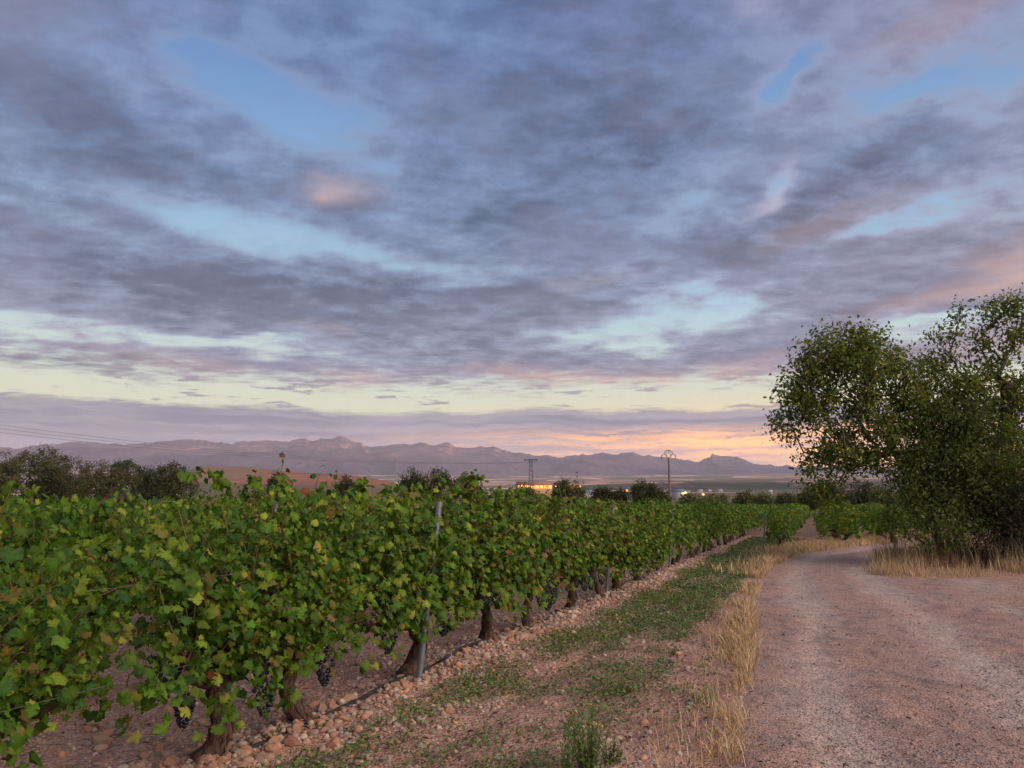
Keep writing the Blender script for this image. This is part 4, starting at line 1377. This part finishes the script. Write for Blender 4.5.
# single weeds: upright stems set with narrow leaves
def weed(px, py, hgt, nst_, spread, seed, label, tint=1.0, flowers=0):
    r = np.random.default_rng(seed)
    gx, gy = gnd(px, py)
    root = empty('weed_plant', (gx, gy, z_at(gx, gy)))
    sb, fb, wb_ = MB(), MB(), []
    for i in range(nst_):
        a = r.uniform(0, 6.3); rr_ = spread * r.uniform(.05, 1) ** .7
        H = hgt * r.uniform(.55, 1.0) * (1 - .25 * rr_ / spread)
        f = np.linspace(0, 1, 6)
        pts = np.column_stack([cos(a) * (rr_ * .45 + rr_ * .6 * f), sin(a) * (rr_ * .45 + rr_ * .6 * f), H * f - .01])
        sb.tube(pts, np.linspace(.003, .0012, 6), 4, (0.09, 0.12, 0.04), cap=False)
        k = int(64 * H / .4)
        g = r.uniform(.05, 1, k)
        c = np.stack([np.interp(g, f, pts[:, j]) for j in range(3)], 1)
        th = r.uniform(0, 6.3, k)
        tip = np.column_stack([np.cos(th), np.sin(th), r.uniform(.3, 1.3, k)])
        nrm = np.column_stack([-np.cos(th), -np.sin(th), r.uniform(.5, 1.2, k)])
        place_leaves(fb, r, c, nrm, tip, r.uniform(.02, .055, k) * (1.15 - .5 * g), (np.array([(0, 0, 0), (.11, .45, .02), (0, 1, -.08), (-.11, .45, .02)]), lf[1]),
                     np.array([(.085, .150, .040), (.060, .115, .034), (.120, .170, .050)])[r.integers(3, size=k)] * r.uniform(.8, 1.2, (k, 1)) * tint)
        if i < flowers:
            wb_.append(pts[-1] + r.normal(0, .012, 3))
    sb.build('stems', M['herb'], root); fb.build('leaves', M['herb'], root)
    for p_ in wb_:
        MB().add(ICO1[0] * [.009, .009, .006] + p_, ICO1[1], (.55, .42, .05)).build('flower', M['herb'], root)
    tag(root, label, 'weed')


weed(590, 772, .44, 24, .13, 1, 'tall bushy green weed with yellow specks at the bottom of the strip', 1.45, flowers=7)
weed(566, 779, .36, 8, .08, 2, 'thin pale green weed left of the tall bushy one', 1.4)
weed(611, 768, .20, 9, .08, 3, 'short green weed right of the tall bushy one', .9)
weed(618, 695, .10, 14, .16, 4, 'low spreading green weed in the middle of the stony strip', .8)
weed(668, 655, .09, 14, .18, 5, 'low green weed left of the straw grass', .8)
weed(897, 560, .75, 26, .42, 6, 'grey green weed clump at the left tip of the dry grass under the trees', .75)


# ================================================================== trees
def grow_tree(base, path, targets, r, step=0.3, rtrunk=0.14, expo=0.47, rmin=0.006):
    nodes = [np.array(p, float) for p in path]; par = [-1] + list(range(len(path) - 1)); cnt = [0.0] * len(nodes)
    o_ = nodes[-1]
    targets = sorted(targets, key=lambda p: np.linalg.norm(p - o_))
    tips = []
    for p in targets:
        A = np.array(nodes)
        dv = p - A; dd_ = np.linalg.norm(dv, axis=1)
        cost = dd_ * (1 + 0.55 * np.clip(-dv[:, 2] / (dd_ + 1e-6), -0.4, 1)) + 0.10 * np.linalg.norm(A - o_, axis=1)
        cost[:max(1, len(path) // 2)] += 1.5
        j = int(np.argmin(cost)); a = nodes[j]
        k = max(1, int(dd_[j] / step))
        bow = np.array([r.normal(0, .06), r.normal(0, .06), .10]) * dd_[j]
        for q in range(1, k + 1):
            f = q / k
            nodes.append(a + (p - a) * f + bow * sin(pi * f) + r.normal(0, .02, 3) * (f < 1)); par.append(j if q == 1 else len(nodes) - 2); cnt.append(0.0)
        cnt[-1] = 1.0; tips.append(len(nodes) - 1)
    for i in range(len(nodes) - 1, 0, -1): cnt[par[i]] += cnt[i]
    tot = max(cnt[0], 1)
    rad = [max(rmin, rtrunk * (c / tot) ** expo) for c in cnt]
    return nodes, par, rad, tips


def limbs_mesh(nodes, par, rad):
    mb = MB()
    main = {}
    for i in range(1, len(nodes)):
        j = par[i]
        if j not in main or rad[i] > rad[main[j]]: main[j] = i
    started = set()
    for i in range(1, len(nodes)):
        if main.get(par[i]) == i and par[i] != 0 and par[i] in started: continue
        chain = [par[i], i]; started.add(i)
        while chain[-1] in main:
            nx_ = main[chain[-1]]; chain.append(nx_); started.add(nx_)
        rr_ = [min(rad[q], rad[i] * 1.15) for q in chain]
        mb.tube([nodes[q] for q in chain], rr_, 7 if rr_[0] > .03 else 4, lump=0.06, cap=False)
    return mb


def sample_crown(r, ells, n, fill=0.55, hole=0.42, seed=0, freq=1.0):
    """points through a union of ellipsoids, with noise holes; ells: centre, radii, weight"""
    out = []
    vol = np.array([e[1][0] * e[1][1] * e[1][2] * (e[2] if len(e) > 2 else 1) for e in ells]); vol = vol / vol.sum()
    while len(out) < n:
        e = ells[r.choice(len(ells), p=vol)]
        d = r.normal(0, 1, 3); d /= np.linalg.norm(d)
        q = r.random() ** (1 / 3 * fill)
        p = np.array(e[0]) + d * q * np.array(e[1])
        if fbm(np.array([p[0] * freq + p[1] * .7 * freq]), np.array([p[2] * freq + p[1] * .3]), seed, 3)[0] < hole: continue
        out.append(p)
    return out


def tree_leaves(r, nodes, par, tips, per, rad_, size, pal, shape, droop=0.6):
    mb = MB(); pos = []
    for t_ in tips:
        p = nodes[t_]; q = nodes[par[t_]]
        f = r.random((per, 1)) ** 0.8
        pos.append(q + (p - q) * (0.2 + f * 1.1) + r.normal(0, 1, (per, 3)) * rad_ * [1, 1, .8])
    pos = np.concatenate(pos); n = len(pos)
    nrm = r.normal(0, .8, (n, 3)) + [0, -.2, .6]; tip = r.normal(0, .7, (n, 3)) + [0, 0, -droop]
    cc = np.array(pal)[r.integers(len(pal), size=n)] * r.uniform(.7, 1.3, (n, 1))
    cl = fbm(pos[:, 0] * 1.3 + pos[:, 1], pos[:, 2] * 1.3 + pos[:, 1] * .5, 3, 3)
    cc = cc * (0.75 + 0.5 * cl)[:, None]
    place_leaves(mb, r, pos, nrm, tip, r.uniform(.75, 1.3, n) * size, shape, cc)
    return mb


NARROW = (np.array([(0, 0, 0), (.17, .45, .03), (0, 1, -.1), (-.17, .45, .03)]), lf[1])
OVAL = (np.array([(0, 0, 0), (.27, .45, .04), (0, 1, -.12), (-.27, .45, .04)]), lf[1])
ALMOND = [(.115, .165, .030), (.090, .135, .026), (.155, .190, .036), (.070, .102, .024), (.19, .180, .045)]
DARKG = [(.050, .062, .028), (.066, .076, .034), (.085, .086, .038), (.038, .048, .024)]
OLIVE = [(.105, .098, .050), (.085, .082, .044), (.135, .118, .060), (.065, .064, .036)]
MIDG = [(.080, .115, .034), (.105, .135, .038), (.065, .090, .030), (.13, .145, .05)]


def tree(name, label, cat, base, path, ells, ntip, per, lrad, lsize, pal, shape, seed, rtrunk, group=None, hole=.42, freq=1.0, fill=.55, droop=.6, extra_ells=(), step=.3):
    r = np.random.default_rng(seed)
    base = np.array(base, float)
    tg = sample_crown(r, [(np.array(e[0]) - base, *e[1:]) for e in ells], ntip, fill, hole, seed, freq)
    pth = [np.array(p) - base for p in path]
    nodes, par, rad, tips = grow_tree(base, pth, tg, r, step, rtrunk)
    root = empty(name, tuple(base))
    limbs_mesh(nodes, par, rad).build('trunk', M['tree_bark'], root, True)
    tree_leaves(r, nodes, par, tips, per, lrad, lsize, pal, shape, droop).build('crown', M['tree_leaf'], root)
    tag(root, label, cat, group)
    return root


def A(px, py, Y): return at(px, py, Y)
def px2m(n, Y): return n * Y / F


def E(px, py, Y, rx, ry, rd=None, wgt=1.0):
    return (A(px, py, Y), (px2m(rx, Y), rd or px2m(rx, Y) * 0.8, px2m(ry, Y)), wgt)


YT = 22.5
# left of the pair: wide, leaning out over the road
bx, by = gnd(944, 562)
tree('broadleaf_tree', 'wide rounded dark green tree reaching over the road, left of the taller one', 'tree', (bx, by, z_at(bx, by) - .05),
     [(bx, by, -.05), A(938, 535, by), A(925, 500, by), A(905, 468, by - .3), A(888, 440, by - .4)],
     [E(848, 398, YT, 66, 74), E(852, 350, YT, 42, 30), E(824, 465, YT, 26, 40, None, 1.3), E(893, 395, YT, 42, 48, None, .8), E(855, 468, YT, 40, 30, None, .35), E(787, 425, YT, 17, 16, None, 1.6), E(805, 400, YT, 26, 40)],
     560, 31, .18, .125, ALMOND, OVAL, 31, .12, hole=.49, freq=1.7, fill=.85)
# the taller one at the right edge
bx2, by2 = gnd(1008, 563)
tree('broadleaf_tree', 'tall open dark tree at the right edge with bare upper branches', 'tree', (bx2, by2, z_at(bx2, by2) - .05),
     [(bx2, by2, -.05), A(1010, 520, by2), A(1006, 470, by2), A(1007, 425, by2), A(1004, 385, by2)],
     [E(990, 291, YT, 13, 11, None, 5), E(1004, 304, YT, 18, 16, None, 3), E(968, 325, YT, 28, 22), E(940, 345, YT, 22, 18), E(1010, 345, YT, 36, 34, None, .55), E(950, 375, YT, 36, 24), E(1040, 330, YT, 36, 40, None, .6), E(985, 400, YT, 44, 32), E(1045, 410, YT, 44, 40), E(930, 395, YT, 24, 20), E(1075, 370, YT, 36, 44), E(1030, 460, YT, 44, 34)],
     540, 30, .18, .120, ALMOND, OVAL, 32, .15, hole=.48, freq=1.6, fill=.85)
# dense growth between them, down to the grass
bx3, by3 = gnd(958, 566)
tree('thicket', 'dense green thicket filling the space between the two trees down to the grass', 'shrub', (bx3, by3, -.05),
     [(bx3, by3, -.05), A(957, 545, by3), A(955, 520, by3)],
     [E(935, 440, 22, 42, 34), E(960, 425, 22, 44, 36), E(925, 485, 21.5, 34, 36), E(960, 480, 21.5, 50, 44), E(940, 520, 21, 38, 28), E(990, 460, 21.5, 36, 40), E(905, 510, 21.2, 20, 26), E(910, 455, 22, 30, 30)],
     520, 56, .20, .125, [(.086, .124, .026), (.068, .100, .022), (.115, .142, .030), (.050, .072, .020)], NARROW, 33, .10, hole=.36, fill=.9)
bx4, by4 = gnd(1012, 568)
tree('thicket', 'dark twiggy undergrowth at the foot of the tall tree on the right', 'shrub', (bx4, by4, -.05),
     [(bx4, by4, -.05), A(1012, 548, by4), A(1010, 528, by4)],
     [E(1000, 515, 21, 40, 26), E(1040, 500, 21, 50, 40), E(985, 540, 20.6, 28, 16), E(1030, 540, 20.6, 36, 18), E(1080, 520, 21, 40, 40)],
     330, 44, .26, .12, [(.040, .050, .020), (.055, .055, .026), (.075, .06, .035), (.03, .036, .018)], NARROW, 34, .07, hole=.4, fill=.9)

# dry dark twigs hanging under the thicket
mb = MB(); r_ = np.random.default_rng(9)
for i in range(150):
    x0, y0 = bx3 + r_.uniform(-.9, 2.6), by3 + r_.uniform(-.5, .6)
    p0 = np.array([x0, y0, 0.0]); d_ = np.array([r_.normal(0, .5), r_.normal(0, .4), r_.uniform(.6, 1.3)])
    mb.tube([p0, p0 + d_ * .6 + r_.normal(0, .05, 3), p0 + d_ * 1.1 + [0, 0, -.1 * r_.random()]], [.009, .006, .003], 4, cap=False)
tag(mb.build('dead_twigs', M['tree_bark']), 'tangle of dead twigs rising from the dry grass under the thicket', 'twigs', kind='stuff')


def far_tree(name, label, px, top, bottom, halfw, Y, pal, seed, cat='tree', group='trees beyond the vineyard', n=70, per=70, lobes=5, size=None):
    r = np.random.default_rng(seed)
    b = A(px, bottom, Y); b[2] = min(b[2], float(height(np.array([b[0]]), np.array([Y]))[0]))
    H = A(px, top, Y)[2] - b[2]
    mid = A(px, top, Y); W = px2m(halfw, Y)
    ells = [((b[0], Y, b[2] + H * .60), (W * .72, W * .6, H * .36), 1)]
    for i in range(lobes):
        a = r.uniform(-1, 1)
        ells.append(((b[0] + a * W * .62, Y + r.uniform(-.5, .5) * W, b[2] + H * r.uniform(.42, .78) * (1 - .2 * abs(a))), (W * r.uniform(.28, .46), W * .4, H * r.uniform(.16, .26)), 1))
    sz = size or max(.10, px2m(1.9, Y))
    return tree(name, label, cat, b, [b, b + [0, 0, H * .15], b + [r.normal(0, .1) * H * .3, 0, H * .32]], ells, n, per, px2m(2.3, Y), sz, pal, OVAL, seed, max(.05, H * .018), group, .30, 3.0 / W, .8, .2, step=max(.3, H / 14))


FT = [
    ('broadleaf_tree', 'dark olive tree at the left edge of the skyline', -6, 447, 505, 36, 62, OLIVE),
    ('broadleaf_tree', 'tall olive brown tree, highest of the trees at far left', 34, 443, 505, 44, 66, OLIVE),
    ('broadleaf_tree', 'grey olive tree with ragged top right of the highest one at far left', 70, 450, 505, 34, 64, OLIVE),
    ('shrub', 'round dark bush with a pale green top in front of the left trees', 58, 468, 505, 36, 46, [(.05, .04, .022), (.035, .035, .02), (.06, .08, .03)]),
    ('broadleaf_tree', 'brownish sparse tree between the left group and the two dark domes', 98, 460, 506, 32, 60, OLIVE),
    ('broadleaf_tree', 'dark domed tree, left of two dark domes before the mountains', 126, 456, 506, 34, 74, DARKG),
    ('broadleaf_tree', 'dark round tree, right of two dark domes before the mountains', 168, 460, 506, 36, 70, DARKG),
    ('shrub', 'dark bush peeping over the vines in front of the red field', 277, 471, 504, 14, 80, DARKG),
    ('shrub', 'dark bush low before the right end of the red field', 346, 474, 504, 12, 84, DARKG),
    ('broadleaf_tree', 'dark tree with a knobbly top left of the lattice pylon', 413, 465, 505, 17, 84, DARKG),
    ('broadleaf_tree', 'dark broad tree behind the front post, left of the lattice pylon', 436, 467, 505, 20, 88, DARKG),
    ('shrub', 'pale olive bush right of the dark tree near the pylon', 465, 472, 505, 22, 90, OLIVE),
    ('shrub', 'low green bush under the lattice pylon', 522, 486, 506, 26, 92, MIDG),
    ('broadleaf_tree', 'small dark tree by the glowing yard, right of the pylon', 563, 478, 506, 11, 96, DARKG),
    ('shrub', 'brownish bush right of the glowing yard', 577, 483, 506, 9, 94, OLIVE),
    ('shrub', 'small dark bush left of the round dark tree by the pole', 603, 486, 506, 13, 98, DARKG),
    ('shrub', 'dark bush just left of the round dark tree by the pole', 619, 486, 506, 9, 97, DARKG),
    ('broadleaf_tree', 'round dark tree left of the utility pole', 645, 479, 506, 18, 94, DARKG),
    ('shrub', 'low dark bush at the foot of the utility pole', 661, 489, 506, 10, 92, DARKG),
]
for i, (nm, lb, px, tp, bt, hw, Y, pal) in enumerate(FT):
    far_tree(nm, lb, px, tp, bt, hw, Y, pal, 500 + i, 'tree' if nm == 'broadleaf_tree' else 'bush', 'trees and bushes beyond the vineyard', n=int(60 + hw * 2.2), per=66)
HEDGE = [(692, 494, 16), (716, 493, 18), (744, 491, 16), (764, 492, 14), (786, 493, 14), (808, 488, 16), (824, 476, 14), (838, 484, 16), (862, 480, 20), (885, 487, 18), (915, 484, 20), (950, 482, 26), (1000, 480, 30)]
hl = ['low green hedge bush right of the utility pole', 'wide low hedge bush under the dark terrace edge', 'hedge bush below the flat topped peak', 'pale green hedge bush at the start of a gap with a white speck',
      'hedge bush right of the white speck, left of the big tree', 'hedge bush under the left tip of the big tree', 'dark upright bush seen under the drooping boughs of the big tree', 'dark hedge bush behind the drooping boughs',
      'hedge bush seen through the gap under the big tree', 'hedge bush right of the gap under the big tree', 'hedge bush mostly behind the thicket', 'hedge bush hidden behind the thicket', 'hedge bush behind the tall tree at right']
for i, (px, tp, hw) in enumerate(HEDGE):
    far_tree('shrub', hl[i], px, tp, 508, hw, 112 + (i % 3) * 4, DARKG if i in (6, 7, 8) else MIDG if i % 2 else OLIVE + MIDG, 560 + i, 'bush', 'hedge beyond the vineyard', n=70, per=56)

# ================================================================== poles and lines
def utility_pole(px, Y):
    b = A(px, 500, Y); zb = float(height(np.array([b[0]]), np.array([Y]))[0])
    top = A(px, 459, Y)[2] - zb
    root = empty('utility_pole', (b[0], Y, zb))
    MB().tube([(0, 0, -.5), (0, 0, top * .5), (0, 0, top + .25)], [.26, .21, .15], 10).build('shaft', M['pole_wood'], root, True)
    w_ = px2m(6.5, Y); h_ = px2m(8.5, Y)
    c = MB()
    for s in (-1, 1):
        c.tube([(0, 0, top), (s * w_ * .62, 0, top + h_ * .62), (s * w_ * 1.12, 0, top + h_ * .34)], .07, 6)
        c.tube([(s * w_ * .62, 0, top + h_ * .62), (s * w_ * .5, 0, top + h_ * .92), (0, 0, top + h_ * 1.08)], .06, 6)
        c.tube([(s * w_ * .28, 0, top + h_ * .28), (s * w_ * .22, 0, top + h_ * 1.0)], .04, 5)
    c.build('crossarm', M['pole_wood'], root)
    pts = []
    for s in (-1, 0, 1):
        p = (s * w_ * 1.10, 0, top + h_ * (.34 if s else 1.08))
        d = MB()
        for q in range(3): d.tube([(p[0], 0, p[2] - .10 - q * .16), (p[0], 0, p[2] - .2 - q * .16)], [.09, .06], 8)
        d.tube([p, (p[0], 0, p[2] - .6)], .03, 5)
        d.build('insulator', M['steel'], root)
        pts.append(np.array([b[0] + p[0], Y, zb + p[2] - .6]))
    tag(root, 'slender wooden utility pole with an arched crossarm right of the round dark tree', 'utility pole')
    return pts


def pylon(px, Y):
    b = A(px, 500, Y); zb = float(height(np.array([b[0]]), np.array([Y]))[0])
    top = A(px, 459.5, Y)[2] - zb
    root = empty('lattice_pylon', (b[0], Y, zb))
    c = MB(); hw = 1.3
    for sx in (-1, 1):
        for sy in (-1, 1): c.tube([(sx * hw, sy * hw, -.5), (sx * .5, sy * .5, top)], .16, 5)
    lev = np.linspace(0, top, 10)
    for i in range(9):
        a_, b_ = hw + (.5 - hw) * lev[i] / top, hw + (.5 - hw) * lev[i + 1] / top
        for sy in (-1, 1):
            c.tube([(-a_, sy * a_, lev[i]), (b_, sy * b_, lev[i + 1])], .08, 4); c.tube([(a_, sy * a_, lev[i]), (-b_, sy * b_, lev[i + 1])], .08, 4)
            c.tube([(sy * a_, -a_, lev[i]), (sy * b_, b_, lev[i + 1])], .08, 4); c.tube([(sy * a_, a_, lev[i]), (sy * b_, -b_, lev[i + 1])], .08, 4)
    c.build('tower', M['steel'], root)
    w_ = px2m(7, Y)
    d = MB(); d.tube([(-w_, 0, top), (w_, 0, top)], .22, 6)
    for s in (-1, 1): d.tube([(s * w_, 0, top), (s * .5, 0, top - 1.2)], .12, 5); d.tube([(s * w_ * .5, 0, top), (s * .5, 0, top - .8)], .1, 5)
    d.build('crossarm', M['steel'], root)
    pts = []
    for s in (-1, 0, 1):
        e = MB(); e.tube([(s * w_ * .92, 0, top), (s * w_ * .92, 0, top - 1.3)], .09, 6); e.build('insulator', M['steel'], root)
        pts.append(np.array([b[0] + s * w_ * .92, Y, zb + top - 1.3]))
    tag(root, 'grey lattice pylon with a T crossarm in front of the mountains', 'pylon')
    return pts


def span(p, q, sag, rad, label, group):
    f = np.linspace(0, 1, 40)[:, None]
    pts = p + (q - p) * f; pts[:, 2] -= (sag * 4 * f * (1 - f))[:, 0]
    tag(MB().tube(pts, rad, 5).build('power_line', M['steel'], smooth=True), label, 'power line', group)


pp1 = utility_pole(670, 136.0)
pp2 = pylon(531, 360.0)
for i, (p, dy_) in enumerate(zip(pp2, (0, -4, -8))):
    span(A(-130, 406 + i * 5, 210.0), p, 5.0, .045, ('upper', 'middle', 'lower')[i] + ' of three thin lines sagging across the left sky to the pylon', 'lines to the lattice pylon')

# ================================================================== far buildings
def shed(name, px, py, wpx, hpx, Y, wall, roof, label, rz=0.1, nwin=3, depth=None, lit=False):
    b = A(px, py, Y); zb = b[2] if Y < 1000 else float(height(np.array([b[0]]), np.array([Y]))[0])
    W = px2m(wpx, Y) / 2; H = px2m(hpx, Y); Dp = depth or W * .7
    root = empty(name, (b[0], Y, zb), rz)
    m_ = MB(); m_.box((-W, -Dp, -6), (W, Dp, H * .62))
    for s in (-1, 1):
        m_.add([(s * W, -Dp, H * .62), (s * W, Dp, H * .62), (s * W, 0, H * .98)], np.array([(0, 1, 2) if s > 0 else (0, 2, 1)]))
    m_.build('wall', wall, root)
    rf_ = MB(); e = .35
    for s in (-1, 1):
        a0 = np.array([(-W - e, s * (Dp + e), H * .60), (W + e, s * (Dp + e), H * .60), (W + e, 0, H), (-W - e, 0, H)])
        rf_.add(np.vstack([a0, a0 + [0, 0, .18]]), np.array([(0, 1, 2, 3), (4, 7, 6, 5), (0, 4, 5, 1), (1, 5, 6, 2), (2, 6, 7, 3), (3, 7, 4, 0)]))
    rf_.build('roof', roof, root)
    for i in range(nwin):
        x0 = -W + 2 * W * (i + .5) / nwin; ww = W / nwin * (.8 if lit else .45)
        wn = MB(); wn.box((x0 - ww, -Dp - .06, H * .10), (x0 + ww, -Dp + .02, H * (.50 if lit else .42)))
        wn.build('window', M['orange_pane'] if lit else M['grey_roof'], root)
    tag(root, label, 'building', 'buildings in the valley')
    return root


shed('warehouse', 534, 489.5, 34, 7.5, 560, M['ochre_wall'], M['red_roof'], 'long low building glowing orange under the lattice pylon', .05, 8, 8, True)
shed('warehouse', 566, 490.5, 24, 7, 575, M['ochre_wall'], M['red_roof'], 'shorter glowing orange building right of the pylon behind a dark tree', -.05, 5, 8, True)
shed('warehouse', 587, 496, 12, 6, 520, M['white_wall'], M['teal_roof'], 'teal roofed shed left of the small dark bushes', .1, 4, 9)
shed('warehouse', 677, 495.5, 12, 6, 480, M['white_wall'], M['teal_roof'], 'white shed with a bluish roof just right of the utility pole', .15, 3, 8)
shed('house', 687, 497, 6, 6, 500, M['white_wall'], M['grey_roof'], 'white house right of the shed by the utility pole', -.2, 2)
shed('house', 770, 495, 4, 5, 700, M['white_wall'], M['grey_roof'], 'tiny white house in a hedge gap left of the big tree', 0, 1)
rb = np.random.default_rng(12)
for i, (px, py, wd, Y, rf_, lb) in enumerate([
        (700, 490.0, 5, 1900, 'grey_roof', 'small pale house in the valley, second right of the pole'), (709, 488.0, 4, 2200, 'red_roof', 'tiny red roofed house in the valley below the peak'),
        (720, 489.5, 5, 2000, 'grey_roof', 'pale low barn in the valley below the peak')]):
    shed('house', px, py, wd, 2.6, Y, M['white_wall'], M[rf_], lb, rb.uniform(-.4, .4), 2)


def lamp_post(px, py, Y, label):
    hd = A(px, py, Y); zb = float(height(np.array([hd[0]]), np.array([Y]))[0])
    root = empty('street_lamp', (hd[0], Y, zb))
    H = hd[2] - zb
    m_ = MB(); m_.tube([(0, 0, -.3), (0, 0, H - .2), (.25, -.3, H)], [.1, .08, .06], 6); m_.build('lamp_pole', M['steel'], root)
    l_ = MB(); l_.add(ICO2[0] * [.5, .5, .35] + [.3, -.4, H], ICO2[1]); l_.build('lamp_head', M['lamp'], root, True)
    tag(root, label, 'street lamp', 'lamps lit in the valley')


for (px, py, Y, lb) in ((626, 490.5, 300, 'orange lamp lit between the small bush and the round dark tree'), (682, 493.5, 300, 'orange lamp lit in front of the white shed'), (684.5, 492.6, 310, 'orange lamp lit at the right end of the white shed'),
                        (702, 494.5, 300, 'orange lamp lit right of the white house'), (521, 485.6, 420, 'orange lamp left of the glowing yard'), (555, 486.5, 420, 'orange lamp in the middle of the glowing yard'), (580, 486.5, 420, 'orange lamp at the right end of the glowing yard')):
    lamp_post(px, py, Y, lb)

# ================================================================== air
m = bpy.data.materials.new('air'); m.use_nodes = True
nt = m.node_tree; nt.nodes.clear()
pv = nt.nodes.new('ShaderNodeVolumePrincipled')
pv.inputs['Color'].default_value = (0.78, 0.75, 0.94, 1)
pv.inputs['Density'].default_value = HAZE
pv.inputs['Anisotropy'].default_value = 0.0
o_ = nt.nodes.new('ShaderNodeOutputMaterial'); nt.links.new(pv.outputs[0], o_.inputs['Volume'])
hb = MB().box((-42000, -42000, -80), (42000, 42000, 1500)).build('haze', m)
hb['kind'] = 'stuff'; hb['label'] = 'thin mauve haze over the valley and the mountains'; hb['category'] = 'haze'
